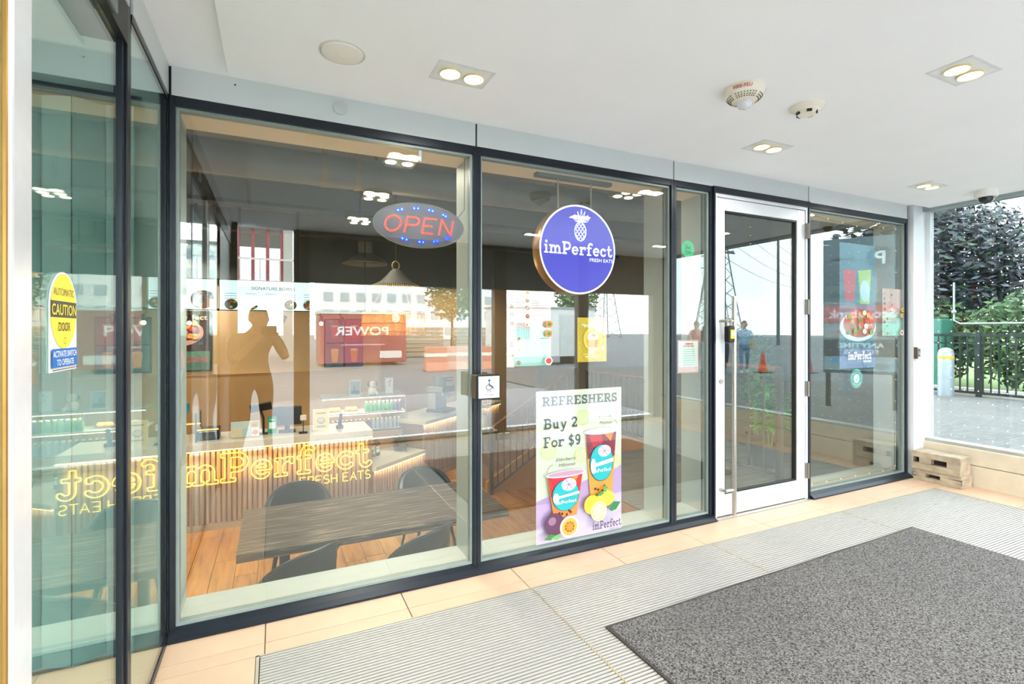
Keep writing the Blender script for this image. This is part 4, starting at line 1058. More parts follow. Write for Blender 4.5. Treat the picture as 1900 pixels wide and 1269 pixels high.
lo = bpy.data.objects.new('case_light', ld); C.objects.link(lo); lo.parent = ds; lo.location = (.62, .12, 1.315)
def bottle(col, x, y, z, label, group):
    key = 'bottle_' + col
    if key not in BOT:
        t = thing('juice_bottle', label, 'bottle', (x, y, z), 0, group)
        MB().lathe([(.001, 0), (.03, 0), (.032, .01), (.032, .10), (.02, .125), (.016, .14), (.001, .14)], (0, 0, 0), 12).build('body', mat('juice_' + col, {'g': '#4f9a5c', 'p': '#7c4a78', 'd': '#5d4a6a', 'c': '#aab4c0'}[col], .15), t, smooth=True)
        MB().lathe([(.001, .14), (.018, .14), (.018, .16), (.001, .16)], (0, 0, 0), 12).build('cap', mat('cap_white', '#e6e2da', .5), t)
        BOT[key] = t
    else:
        t = copy_tree(BOT[key]); t.location = (x, y, z); t['label'] = label; t['group'] = group
    return t
BOT = {}
ORD = ['first', 'second', 'third', 'fourth', 'fifth', 'sixth', 'seventh', 'eighth', 'ninth', 'tenth']
for k in range(9): bottle('g' if k < 7 else 'd', dcx + .66 + k * .064, dcy + .1, FZ + 1.092, ORD[k] + ' green juice bottle from the left on the upper lit shelf' if k < 7 else ['last but one', 'rightmost'][k - 7] + ' dark purple bottle on the upper lit shelf', 'green juice bottles on the upper shelf' if k < 7 else 'dark bottles on the upper shelf')
for k in range(17): bottle('p' if k < 10 else 'c', dcx + .1 + k * .066, dcy + .08, FZ + .832, ORD[k] + ' purple juice bottle from the left on the lower lit shelf' if k < 10 else ORD[k - 10] + ' clear bottle after the purple ones on the lower shelf', 'purple juice bottles on the lower shelf' if k < 10 else 'clear bottles on the lower shelf')
for k, (a, lab) in enumerate(((.2, 'golden pastry tray at the left of the upper display shelf'), (.45, 'golden pastry tray in the middle of the upper display shelf'))):
    t = thing('pastry_tray', lab, 'tray', (dcx + a, dcy + .22, FZ + 1.092)); MB().box(-.1, -.09, 0, .1, .09, .012).build('tray', M_steel, t)
    for i in range(4): MB().sphere((-.06 + .04 * i, .02 * (i % 2), .045), .035, 10, 6, .9).build('pastry', mat('pastry_gold', '#d79a48', .7, var=.15), t, smooth=True)
for k, (a, hh, wd_, lab, c_) in enumerate(((.5, .24, .17, 'pale framed street photo standing on the display case', '#8f9aa4'), (1.02, .26, .13, 'narrow white framed print leaning on the display case', '#e2e4e2'))):
    t = thing('picture_frame', lab, 'picture', (dcx + a, dcy + .16, FZ + 1.342), .1 * (1 - 2 * k))
    MB().box(-wd_ / 2, 0, 0, wd_ / 2, .012, hh).build('frame', mat('frame_pale', '#c9d2d8', .5), t, bevel=.002)
    p = Print(.0006); p.rect(-wd_ / 2 + .012, .015, wd_ / 2 - .012, hh - .015, c_)
    if k == 0: p.rect(-.06, .03, .06, .08, '#5c6a74').rect(-.03, .08, .0, .15, '#6d7a82')
    else: p.line([(-.03, .18), (.03, .22), (.0, .14), (.03, .12)], .006, '#4a4f54')
    p.build(t, -.0003)
ty = thing('plush_dog', 'spotted white plush dog sitting between the picture frames', 'plush toy', (dcx + .76, dcy + .15, FZ + 1.342))
MB().sphere((0, 0, .065), .065, 14, 10).build('body', mat('plush_white', '#ece8e0', .9, bump=.3, scale=60), ty, smooth=True)
hd_ = MB().sphere((0, -.02, .165), .055, 14, 10).sphere((0, -.068, .155), .024, 10, 8).build('head', mat('plush_white', '#ece8e0', .9), ty, smooth=True)
for s in (-1, 1):
    MB().sphere((s * .055, 0, .17), .026, 10, 6, 1.3).build('ear', M_black, hd_, smooth=True); MB().sphere((s * .02, -.07, .18), .006, 8, 6).build('eye', M_black, hd_)
    MB().tube([(s * .04, -.03, .05), (s * .055, -.09, .03)], [.024, .02], 8).build('leg', mat('plush_white', '#ece8e0', .9), ty, smooth=True)

# cartons, flower pot and dark basket plant on the bench
ux, uy = math.cos(RZ), math.sin(RZ); vx, vy = -uy, ux
def onbench(a, b): return (1.20 + a * ux + b * vx, 4.10 + a * uy + b * vy)
for k in range(4):
    q = onbench(.2 + .1 * k, .42)
    t = thing('snack_carton', ['yellow topped snack carton first from the left on the bench', 'pale snack carton second from the left on the bench', 'tan snack carton third from the left on the bench', 'dark green snack carton at the right of the row'][k], 'carton', (q[0], q[1], -.4295), RZ, 'snack cartons on the bench')
    MB().box(-.045, -.05, 0, .045, .05, .19).prism([(-.05, .19), (.05, .19), (0, .235)], -.045, .045, 'X').build('carton', mat('carton_%d' % k, ['#b9a86a', '#a3ab84', '#b58a54', '#4c5d48'][k], .6, var=.1), t)
    Print(.0006).rect(-.035, .05, .035, .14, '#d9d6bc').line([(-.03, .11), (.03, .11)], .012, '#6a7d58').build(t, -.0505); MB().box(-.046, -.052, .17, .046, .052, .20).build('band', mat('carton_band', '#9c3d34', .6), t)
def leafy(mb, c, n, spread, ln, wd_, rng, up=.6):
    for i in range(n):
        a = rng.uniform(0, 2 * PI); el = rng.uniform(.1, 1.2) * up
        d = Vector((math.cos(a) * math.cos(el), math.sin(a) * math.cos(el), math.sin(el)))
        o = Vector(c) + Vector((rng.gauss(0, spread), rng.gauss(0, spread), rng.gauss(0, spread)))
        s = d.cross(Vector((0, 0, 1))).normalized() * wd_ / 2; L = ln * rng.uniform(.6, 1.2)
        tip = o + d * L + Vector((0, 0, -L * .25)); mid = o + d * L * .5
        mb.add([o, mid + s, tip, mid - s], [(0, 1, 2, 3)])
q = onbench(.07, .16)
fp = thing('flower_pot', 'small dusky pot of yellow flowers at the end of the service counter', 'potted plant', (q[0], q[1], -.4295))
MB().lathe([(.001, 0), (.04, 0), (.052, .11), (.046, .11), (.04, .1), (.001, .1)], (0, 0, 0), 18).build('pot', mat('pot_mauve', '#8a5d60', .7), fp, smooth=True)
rng = random.Random(2); m = MB(); leafy(m, (0, 0, .14), 60, .025, .07, .03, rng); tag(m.build('leaves', mat('leaf_green', '#4c7a2e', .6, var=.25), fp), kind='stuff')
m = MB()
for i in range(9): m.sphere((rng.gauss(0, .035), rng.gauss(0, .03), .19 + rng.uniform(0, .06)), .015, 8, 6)
m.build('blossoms', mat('blossom_yellow', '#e6c53a', .6), fp, smooth=True)
q = onbench(.92, .3)
bp_ = thing('basket_plant', 'dark dried plant in a basket at the far end of the bench', 'potted plant', (q[0], q[1], -.4295))
MB().lathe([(.001, 0), (.09, 0), (.11, .07), (.1, .07), (.001, .06)], (0, 0, 0), 20).build('basket', mat('basket_dark', '#4a4038', .9, var=.3, scale=50), bp_)
m = MB(); leafy(m, (0, 0, .12), 120, .05, .1, .03, rng); tag(m.build('leaves', mat('dried_leaf', '#6a5d3c', .8, var=.3), bp_), kind='stuff')
# coffee grinder / machine on the angled counter
q = (2.62, 5.62)
cm = thing('coffee_machine', 'silver coffee machine with blue and yellow label on the angled counter', 'coffee machine', (q[0], q[1], .0005), RZ)
MB().box(-.19, -.16, 0, .19, .2, .05).build('drip_tray', M_black, cm, bevel=.004); MB().box(-.17, .02, .05, .17, .2, .36).build('body', mat('machine_steel', '#a9adb0', .3, .6), cm, bevel=.01); MB().box(-.19, -.14, .34, .19, .2, .44).build('head', mat('machine_steel', '#a9adb0', .3, .6), cm, bevel=.01)
for s in (-1, 1): MB().tube([(s * .08, -.06, .34), (s * .08, -.06, .27)], .03, 12).tube([(s * .08, -.07, .29), (s * .08, -.2, .275)], .011, 8).build('group_head', M_chrome, cm)
MB().lathe([(.001, .44), (.11, .44), (.13, .6), (.001, .6)], (0, .03, 0), 20).build('hopper', mat('hopper_clear', '#8d9aa0', .15), cm)
Print(.0008).rect(-.1, .455, .1, .53, '#d6b24a').rect(-.1, .53, .1, .60, '#3f6fae').line([(-.075, .565), (.075, .565)], .028, '#dfe8f0').build(cm, -.145)

# ---- hanging menu screens, wall posters, track lamps
def screen(name, label, x0, x1, z0, z1, seed, title):
    t = thing(name, label, 'menu screen', ((x0 + x1) / 2, 4.6, z0)); W = (x1 - x0) / 2; H = z1 - z0
    MB().box(-W, .002, -.012, W, .05, H + .012).build('housing', M_black, t, bevel=.003)
    M_scr = mat('screen_light', '#d9eef2', .3, var=.01, emit=.8, emit_col='#d5eef4')
    MB().box(-W + .008, -.001, 0, W - .008, .002, H).build('panel', M_scr, t)
    p = Print(.0008); rng = random.Random(seed); cols = ['#d8762c', '#3f8a3a', '#e3b43c', '#b8402c', '#efe6cc', '#8a3a4a']
    if title: p.text(title, .05, H - .115, .045, '#4a5d66', .008, .52, 'c')
    n = 5
    for k in range(n):
        x = -W + (k + .6) * 2 * W / n if title else W - .16
        r = .075 if title else .13
        if not title and k: break
        p.ell(x, r * .95, r, r * .9, '#2f5a34' if title else '#b8602c', 22)
        for i in range(12): p.ell(x + rng.uniform(-.65, .65) * r, r * .95 + rng.uniform(-.55, .6) * r, r * .26, r * .22, rng.choice(cols), 9)
        for i in range(3): p.line([(x - .07, H - .17 - i * .032), (x + .06, H - .17 - i * .032)], .006, '#8fa6ae')
    p.build(t, -.0015)
    for s in (-.6, .6): MB().box(s * W - .02, .03, H, s * W + .02, .045, 3.02 - z0).build('hanger', M_black, t)
    return t
screen('menu_screen', 'hanging menu screen titled signature bowls', -.645, .513, 1.665, 2.045, 4, 'SIGNATURE BOWLS')
screen('menu_screen', 'hanging menu screen with one large bowl picture at its right', -1.82, -.66, 1.665, 2.045, 9, None)
def poster(name, label, x0, x1, z0, z1):
    t = thing(name, label, 'poster', ((x0 + x1) / 2, 5.99, z0)); W = (x1 - x0) / 2; H = z1 - z0
    MB().box(-W, 0, 0, W, .028, H).build('frame', M_black, t, bevel=.002)
    return t, W, H
t, W, H = poster('wall_poster', 'dark framed acai bowls poster on the beige wall', -1.62, -.86, .79, 1.69)
p = Print(.001); p.rect(-W + .02, .02, W - .02, H - .02, '#3a2420').rect(-W + .02, .02, W - .02, .3, '#5f8a72').ell(-.02, .58, .3, .2, '#d8a09a', 30).ell(-.02, .6, .25, .15, '#8a2f3a', 28)
rng = random.Random(8)
for i in range(22): p.ell(rng.uniform(-.22, .18), .6 + rng.uniform(-.1, .16), .05, .04, rng.choice(['#e3a04c', '#c8403c', '#efd9a8', '#6a2438', '#e8c06a']), 10)
p.text('imPerfect', .08, H - .13, .075, '#e6d8c0', .01, .5, 'c').text('ACAI BOWLS', .18, .14, .075, '#e05a68', .02, .32, 'c').rect(-.03, .06, .04, .25, '#e8a23a').ell(.005, .25, .04, .014, '#f4e3c0')
p.build(t, -.001)
t, W, H = poster('wall_poster', 'framed four-panel smoothie poster to the right of the register', .73, 1.345, .79, 1.59)
p = Print(.001)
for a in (0, 1):
    for b in (0, 1):
        x0_, z0_ = -W + .02 + a * W, .02 + b * (H / 2 - .01)
        p.rect(x0_, z0_, x0_ + W - .03, z0_ + H / 2 - .03, ['#6c8fa0', '#7d6a90', '#5d8a98', '#a8485c'][a + 2 * b])
        cxx = x0_ + W / 2 - .01; p.poly([(cxx - .06, z0_ + .26), (cxx + .06, z0_ + .26), (cxx + .042, z0_ + .06), (cxx - .042, z0_ + .06)], ['#e3d38a', '#e8a04c', '#d8848a', '#d8443c'][a + 2 * b]).ell(cxx, z0_ + .27, .062, .02, '#f1ddc8')
p.build(t, -.001)
tr = thing('track_light', 'black lighting track with adjustable spot lamps behind the menu screens', 'track light', (0, 4.85, 1.66))
MB().box(-2.0, -.015, 0, 1.3, .015, .025).build('track', M_black, tr)
for x in (-1.9, 1.2): MB().tube([(x, 0, .02), (x, 0, 1.36)], .008, 6).build('hanger', M_black, tr)
M_spot = mat('spot_glow', '#fff0c8', .4, var=0, emit=14., emit_col='#ffdf9a')
for k, x in enumerate((-1.0, -.36, .10, .58, .85)):
    lit = k in (0, 1, 3); h2 = MB().tube([(0, 0, 0), (0, 0, -.05), (.012, 0, -.075)], .007, 6).build('spot_arm', M_black, tr, loc=(x, 0, 0))
    o = MB().lathe([(.001, .05), (.022, .05), (.034, -.05), (.001, -.05)], (0, 0, 0), 16).build('spot_head', M_black, h2, loc=(.012, -.02, -.11), rot=((.5 if lit else -.2), .5 if not lit else .1, 0))
    if lit: MB().sphere((0, 0, 0), .026, 12, 8).build('bulb', M_spot, h2, loc=(.012, -.045, -.165), smooth=True)

# ---- rattan pendant over the dining table
pe = thing('rattan_pendant', 'woven rattan pendant lamp with a hat shade over a straw skirt', 'pendant lamp', (1.25, 3.0, 1.34))
M_rat = mat('woven_rattan', '#1d1913', .8, var=.3, scale=70, bump=.4)
M_straw = shade_mat('straw', '#d8b465')
MB().lathe([(.035, .76), (.06, .74), (.10, .69), (.17, .62), (.262, .575), (.268, .56), (.255, .562), (.16, .60), (.09, .67), (.03, .72)], (0, 0, 0), 40, cap=False).build('hat_shade', M_rat, pe, smooth=True)
m = MB()
for k in range(72):
    a = 2 * PI * k / 72; m.tube([(.262 * math.cos(a), .262 * math.sin(a), .572), (.266 * math.cos(a), .266 * math.sin(a), .535)], .006, 4)
tag(m.build('brim_fringe', M_straw, pe), kind='stuff')
m = MB()
rng = random.Random(4)
for k in range(150):
    a = 2 * PI * k / 150; r = .375 + rng.uniform(-.006, .006)
    m.tube([(r * .97 * math.cos(a), r * .97 * math.sin(a), .26 + rng.uniform(-.004, .008)), (r * math.cos(a), r * math.sin(a), rng.uniform(0, .02))], .0058, 4)
tag(m.build('straw_skirt', M_straw, pe), kind='stuff')
for z in (.24, .14, .05): MB().tube([(.378 * math.cos(2 * PI * i / 48), .378 * math.sin(2 * PI * i / 48), z) for i in range(48)], .005, 6, closed=True).build('hoop', mat('hoop', '#7a6238', .6), pe)
for k in range(4):
    a = PI / 4 + k * PI / 2; MB().tube([(.36 * math.cos(a), .36 * math.sin(a), .25), (.15 * math.cos(a), .15 * math.sin(a), .62)], .007, 6).build('strut', mat('strut_wood', '#5d4a30', .6), pe)
MB().tube([(.04 * math.cos(t_), 0, .80 + .05 * math.sin(t_)) for t_ in [2 * PI * i / 20 for i in range(20)]], .008, 6, closed=True).build('top_loop', mat('hoop', '#7a6238', .6), pe)
MB().tube([(0, 0, .74), (0, 0, 1.68)], .005, 6).build('cord', M_black, pe)
MB().sphere((0, 0, .2), .045, 14, 10).build('bulb', mat('bulb_glow', '#ffe8b0', .4, var=0, emit=14., emit_col='#ffd890'), pe, smooth=True)
ld = bpy.data.lights.new('pendant', 'POINT'); ld.energy = 20; ld.color = (1, .75, .42); ld.shadow_soft_size = .05
lo = bpy.data.objects.new('light', ld); C.objects.link(lo); lo.parent = pe; lo.location = (0, 0, .28)

# ---- dining table and chairs
M_tabl = grain_mat('weathered_table_top', ['#231c18', '#3a3029', '#4a3f37', '#5d5046', '#978875'], 'X', 22., 2.6, .5, .15, 0., .36, .64)
tb = thing('dining_table', 'long dining table with weathered striped wood top by the window', 'table', (-.25, 1.31, FZ))
MB().box(0, 0, .69, 2.14, 1.0, .75).build('table_top', M_tabl, tb, bevel=.003, bseg=1)
for x in (.32, 1.80):
    lg = MB().box(x - .04, .12, .645, x + .04, .88, .69).build('top_bar', M_black, tb)
    for y in (.18, .82): MB().box(x - .035, y - .035, .03, x + .035, y + .035, .645).build('leg', M_black, tb)
    MB().box(x - .04, .08, 0, x + .04, .92, .03).build('foot_bar', M_black, tb)
M_leath = mat('black_leather', '#23282c', .38, var=.12, scale=18, bump=.06)
M_weave = mat('black_weave', '#26292b', .7, var=.35, scale=160, bump=.3)
def make_chair(label):
    t = thing('dining_chair', label, 'chair', (0, 0, FZ), 0, 'black dining chairs around the long table')
    MB().prism([(.245 * math.cos(2 * PI * i / 28), .03 + (.235 if math.sin(2 * PI * i / 28) > 0 else .22) * math.sin(2 * PI * i / 28)) for i in range(28)], .41, .475, 'Z').build('seat', M_leath, t, bevel=.015, bseg=3, smooth=True)
    # tub back: wraps the rear, highest in the middle
    n, vs, fs = 28, [], []
    lv = 7
    for j in range(n + 1):
        a = math.radians(-90 - 98 + 196 * j / n); q = (a + PI / 2) / math.radians(98)
        ztop = .52 + .315 * max(0, (1 - abs(q) ** 2.6))
        for i in range(lv + 1):
            z = .40 + (ztop - .40) * i / lv; fl = 1 + .10 * (z - .40) / .4
            for r in (.275, .245):
                rr_ = r * fl; vs.append((rr_ * math.cos(a), rr_ * .95 * math.sin(a), z))
    W_ = (lv + 1) * 2
    for j in range(n):
        for i in range(lv):
            o = j * W_ + i * 2
            fs.append((o, o + W_, o + W_ + 2, o + 2)); fs.append((o + 1, o + 3, o + W_ + 3, o + W_ + 1))
        o = j * W_ + lv * 2; fs.append((o, o + W_, o + W_ + 1, o + 1)); o = j * W_; fs.append((o, o + 1, o + W_ + 1, o + W_))
    for j in (0, n):
        for i in range(lv): o = j * W_ + i * 2; fs.append((o, o + 2, o + 3, o + 1))
    MB().add(vs, fs).build('backrest', M_leath, t, smooth=True)
    MB().tube([(.28 * 1.09 * math.cos(math.radians(-90 - 92 + 184 * j / 40)), .28 * .95 * 1.09 * math.sin(math.radians(-90 - 92 + 184 * j / 40)), .515 + .322 * max(0, 1 - abs((-92 + 184 * j / 40) / 98) ** 2.6)) for j in range(41)], .012, 6).build('piping', M_leath, t, smooth=True)
    for sx_ in (-1, 1):
        for sy in (-1, 1): MB().tube([(sx_ * .16, .02 + sy * .15, .41), (sx_ * .23, .02 + sy * .22, 0)], [.018, .012], 8).build('leg', M_black, t, smooth=True)
    return t
ch0 = make_chair('black chair at the window side of the table, nearest the left corner')
ch0.location = (.13, 1.2, FZ); ch0.rotation_euler.z = .55
for loc, rz, lab in (((1.0, 1.2), .5, 'black chair at the window side of the table, beside the mullion'), ((.20, 2.41), PI - .1, 'black round-backed chair across the table below the neon caption'), ((1.46, 2.41), PI + .12, 'black round-backed chair across the table in front of the bench')):
    c = copy_tree(ch0); c.location = (*loc, FZ); c.rotation_euler = (0, 0, rz); c['label'] = lab

# ---- landing, stair and railings
M_land = grain_mat('grey_vinyl_plank', ['#6a625a', '#7d746a', '#8b8176'], 'X', 8., 2., .45, .05)
M_str = mat('tan_stringer', '#b58a5a', .6, var=.05)
ldg = thing('entrance_landing', 'raised entrance landing with grey plank top inside the door', 'landing', (2.60, .262, FZ))
MB().box(0, 0, 0, 1.66, 1.7, .93).box(1.66, 0, 0, 2.98, 4.85, .93).build('base', M_str, ldg)
for k in range(8):
    MB().box(0, .002 + k * .212, .93, 1.66, .21 + k * .212, .945).build('plank', M_land, ldg)
for k in range(22):
    MB().box(1.662, .002 + k * .22, .93, 2.98, .218 + k * .22, .945).build('plank', M_land, ldg)
stp = thing('stair', 'short wooden stair down from the landing to the dining floor', 'stairs', (4.26, 3.98, FZ))
for k in range(5): MB().box(-.29 * (5 - k), 0, 0, -.29 * (4 - k), 1.1, .158 * (k + 1)).build('step', mat('step_wood', '#7a5a3c', .5, var=.1), stp)
MB().prism([(-1.5, 0), (0, 0), (0, .98), (-.06, .98), (-1.5, .16)], -.05, 0, 'Y').build('stringer', M_str, stp)
M_rail = mat('rail_steel', '#5d574f', .4, .5); M_wrail = grain_mat('handrail_wood', ['#7a5230', '#96683e'], 'X', 8, 3, .4, .0)
def railing(name, label, p0, p1, h, base0, base1, pitch=.115, last=True):
    t = thing(name, label, 'railing', p0); d = Vector(p1) - Vector(p0); n = int(d.length / pitch)
    for k in range(1, n):
        q = d * (k / n); b = base0 + (base1 - base0) * k / n
        MB().box(-.007, -.007, b, .007, .007, h).build('baluster', M_rail, t, loc=tuple(q))
    MB().tube([(0, 0, h), tuple(d + Vector((0, 0, h)))], .021, 10).build('handrail', M_wrail, t, smooth=True)
    MB().tube([(0, 0, base0), tuple(d + Vector((0, 0, base1)))], .014, 8).build('bottom_rail', M_rail, t)
    MB().box(-.025, -.025, 0, .025, .025, h + .01).build('newel_post', M_rail, t); MB().box(-.025, -.025, 0, .025, .025, h + .01).build('newel_post', M_rail, t, loc=tuple(d))
    return t
railing('stair_railing', 'sloping stair railing with thin steel balusters and wooden handrail', (2.80, 3.86, FZ), (4.2, 3.86, FZ + .80), .96, .06, .10)
railing('landing_railing', 'level railing at the back edge of the landing', (4.26, 3.6, FZ + .945), (4.26, 1.98, FZ + .945), .80, .05, .05)
railing('landing_railing', 'landing railing with steel balusters seen through the door', (4.24, 1.9, FZ + .945), (4.24, .40, FZ + .945), 1.05, .06, .06, .16)

# column, bamboo, fairy lights
co = thing('slate_column', 'dark slate square column beside the entrance', 'column', (5.40, 1.72, FZ + .945))
MB().box(-.19, -.2, 0, .19, .2, 3.02 - FZ - .945).build('shaft', mat('slate_paint', '#3c4a50', .6, var=.05), co, bevel=.004); MB().box(-.2, -.21, 0, .2, .21, .12).build('plinth', mat('slate_paint2', '#333f44', .6), co)
def bamboo(label, loc, h, n, seed):
    t = thing('bamboo_plant', label, 'plant', loc); rng = random.Random(seed)
    MB().lathe([(.001, 0), (.11, 0), (.14, .22), (.13, .22), (.12, .2), (.001, .2)], (0, 0, 0), 20).build('pot', mat('pot_charcoal', '#3f4245', .7), t, smooth=True)
    lv = MB()
    for k in range(n):
        a = rng.uniform(0, 2 * PI); r = rng.uniform(.02, .07); tx, ty_ = rng.uniform(-.12, .12), rng.uniform(-.12, .12); hh = h * rng.uniform(.7, 1)
        MB().tube([(r * math.cos(a) + tx * s, r * math.sin(a) + ty_ * s, .2 + (hh - .2) * s) for s in (0, .25, .5, .75, 1)], [.009, .009, .008, .006, .003], 6).build('cane', mat('cane_green', '#6f8a3c', .5), t, smooth=True)
        for i in range(16):
            s = rng.uniform(.3, 1); leafy(lv, (r * math.cos(a) + tx * s, r * math.sin(a) + ty_ * s, .2 + (hh - .2) * s), 4, .02, .23, .038, rng, .5)
    tag(lv.build('leaves', mat('bamboo_leaf', '#62b03c', .5, var=.3, scale=20), t), kind='stuff')
bamboo('tall bamboo plant standing by the dark column behind the door', (5.02, 1.25, FZ + .9455), 1.62, 6, 3)
bamboo('shorter bamboo plant behind the right pane, next to the door', (4.62, .85, FZ + .9455), 1.0, 5, 6)
def fairy(label, pts, n):
    t = thing('fairy_lights', label, 'string lights', pts[0]); b = Vector(pts[0])
    MB().tube([Vector(q) - b for q in pts], .0022, 4).build('wire', mat('wire_green', '#22301f', .6), t)
    P = [Vector(q) - b for q in pts]; m = MB(); L = [(P[i + 1] - P[i]).length for i in range(len(P) - 1)]; T = sum(L)
    for k in range(n):
        s = T * (k + .5) / n; i = 0
        while s > L[i] and i < len(L) - 1: s -= L[i]; i += 1
        q = P[i] + (P[i + 1] - P[i]) * s / L[i]; m.sphere((q.x, q.y - .006, q.z), .0045, 6, 4)
    tag(m.build('bulbs', mat('fairy_glow', '#ffd27a', .4, var=0, emit=2., emit_col='#ffbe50'), t), kind='stuff')
fairy('string of warm fairy lights framing the far right pane', [(4.07, .05, .075), (4.6, .06, .07), (5.2, .05, .07), (5.41, .05, .09), (5.42, .05, .8), (5.43, .05, 1.6), (5.42, .05, 2.38), (4.8, .05, 2.35), (4.08, .05, 2.40)], 24)
fairy('string of fairy lights running up the dark column', [(5.20, 1.505, .1), (5.205, 1.505, 1.4), (5.20, 1.505, 2.7)], 26)
# flower arrangement and toys near the stair foot
vz = thing('flower_vase', 'vase of yellow orchids on a small side table by the stair', 'vase', (3.3, 5.34, FZ + .62))
MB().lathe([(.001, 0), (.05, 0), (.07, .1), (.035, .22), (.045, .26), (.03, .26), (.001, .2)], (0, 0, 0), 18).build('vase', mat('vase_glass', '#b9b4a4', .2), vz, smooth=True)
m = MB(); rng = random.Random(12)
for k in range(14): m.sphere((rng.gauss(-.02, .07), rng.gauss(0, .05), .42 + rng.gauss(0, .07)), .028, 8, 6, .7)
m.build('blossoms', mat('orchid_yellow', '#e3a52c', .6, var=.2), vz, smooth=True)
m = MB()
for k in range(6): m.tube([(0, 0, .2), (rng.gauss(-.02, .06), rng.gauss(0, .04), .44)], .004, 5)
m.build('stems', mat('stem_green', '#4c6a30', .6), vz)
sst = thing('side_table', 'small dark side table beside the stair foot', 'side table', (3.3, 5.34, FZ))
MB().box(-.2, -.2, .58, .2, .2, .62).build('table_top', mat('dark_wood', '#4a3a2c', .5), sst)
for a in (-.16, .16):
    for b in (-.16, .16): MB().box(a - .015, b - .015, 0, a + .015, b + .015, .58).build('leg', mat('dark_wood', '#4a3a2c', .5), sst)

# ================================================================= OUTDOORS
def brick_mat(name, c1, c2, mortar, scale, bw=.5, rh=.25):
    m = bpy.data.materials.new(name); m.use_nodes = True; n = m.node_tree.nodes; l = m.node_tree.links; p = n['Principled BSDF']; p.inputs['Roughness'].default_value = .85
    t = n.new('ShaderNodeTexCoord'); b = n.new('ShaderNodeTexBrick'); b.inputs['Scale'].default_value = scale
    b.inputs['Color1'].default_value = (*lin(c1), 1); b.inputs['Color2'].default_value = (*lin(c2), 1); b.inputs['Mortar'].default_value = (*lin(mortar), 1)
    b.inputs['Brick Width'].default_value = bw; b.inputs['Row Height'].default_value = rh; b.inputs['Mortar Size'].default_value = .012
    l.new(t.outputs['Object'], b.inputs['Vector']); l.new(b.outputs['Color'], p.inputs['Base Color']); return m
M_asph = mat('asphalt', '#6d7074', .9, var=.12, scale=2)
M_walk = mat('pale_sidewalk', '#86868a', .9, var=.06, scale=2)
gd = struct(MB().box(-90, -160, -.25, 140, -3.76, -.04).build('ground_street', M_asph))
struct(MB().box(-40, -8.2, -.25, 5.9, -3.74, -.015).build('ground_sidewalk', M_walk))
pt = struct(MB().box(5.86, -13, -.25, 13.6, 40, -.01).build('ground_patio', brick_mat('patio_pavers', '#5d5c5b', '#696866', '#454442', 2.6, .5, .2)))
struct(MB().box(13.6, -3.7, -.25, 140, 120, -.06).build('ground_lawn', mat('lawn', '#6f8a4c', .95, var=.2, scale=3)))
struct(MB().box(13.62, -3, -.05, 13.85, 30, .14).build('ground_curb', mat('kerb_concrete', '#cbc8c0', .9, var=.05)))
# fence with single balusters
fn = thing('metal_fence', 'dark green metal fence along the far edge of the patio', 'fence', (13.45, -2.6, -.01))
M_fen = mat('fence_green', '#1f2c2a', .5, .3)
FL = 13.0
MB().box(-.02, 0, 1.28, .02, FL, 1.34).build('top_rail', M_fen, fn); MB().box(-.02, 0, .06, .02, FL, .11).build('bottom_rail', M_fen, fn); MB().box(-.02, 0, 1.12, .02, FL, 1.15).build('upper_rail', M_fen, fn)
b0 = None
for k in range(int(FL / .13)):
    if b0 is None: b0 = MB().box(-.012, -.012, .11, .012, .012, 1.28).build('baluster', M_fen, fn, loc=(0, .06, 0))
    else: share(b0, 'baluster', fn, (0, .06 + .13 * k, 0))
for k in range(6): MB().box(-.04, -.04, 0, .04, .04, 1.38).build('post', M_fen, fn, loc=(0, .3 + 2.45 * k, 0))
def bollard(label, loc):
    t = thing('bollard', label, 'bollard', loc)
    MB().lathe([(.001, 0), (.14, 0), (.14, .92), (.12, .99), (.06, 1.03), (.001, 1.04)], (0, 0, 0), 24).build('post', mat('galvanised', '#9aa4ac', .5, .5, var=.1), t, smooth=True)
    MB().lathe([(.1415, .80), (.1425, .80), (.1425, .86), (.1415, .86)], (0, 0, 0), 24, cap=False).build('reflective_band', mat('amber_band', '#e0a030', .5), t)
bollard('grey steel bollard with amber band in front of the patio fence', (13.1, 3.02, -.01)); bollard('second steel bollard at the street end of the patio', (11.6, -4.2, -.01))
gp = thing('gate_post', 'square dark gate post beside the bollard', 'post', (13.15, 3.42, -.01)); MB().box(-.07, -.07, 0, .07, .07, 1.45).build('shaft', M_fen, gp); MB().box(-.075, -.075, .85, .075, .075, 1.1).build('yellow_plate', mat('plate_lime', '#a9b35a', .5), gp)
ub_ = thing('utility_cabinet', 'green utility cabinet with a grey meter box behind the fence', 'cabinet', (15.2, 4.35, -.06))
MB().box(-.3, -.45, 0, .3, .45, 1.75).build('cabinet', mat('utility_green', '#2f6a5c', .6), ub_, bevel=.02); MB().box(-.32, -.1, 1.75, -.1, .45, 2.35).build('meter_box', mat('meter_grey', '#97a0a0', .5), ub_)
pi_ = thing('gas_pipe', 'pale gas pipe with valve running behind the fence', 'pipe', (14.6, 2.1, -.06))
MB().tube([(0, 0, .0), (0, 0, 1.55), (0, .12, 1.62), (0, 1.3, 1.62), (0, 1.42, 1.7), (0, 1.42, 2.6)], .022, 8).build('pipe', mat('pipe_pale', '#8f9795', .5, .2), pi_, smooth=True); MB().sphere((0, 1.42, 1.9), .05, 10, 8).build('valve', mat('pipe_pale', '#8f9795', .5, .2), pi_, smooth=True)

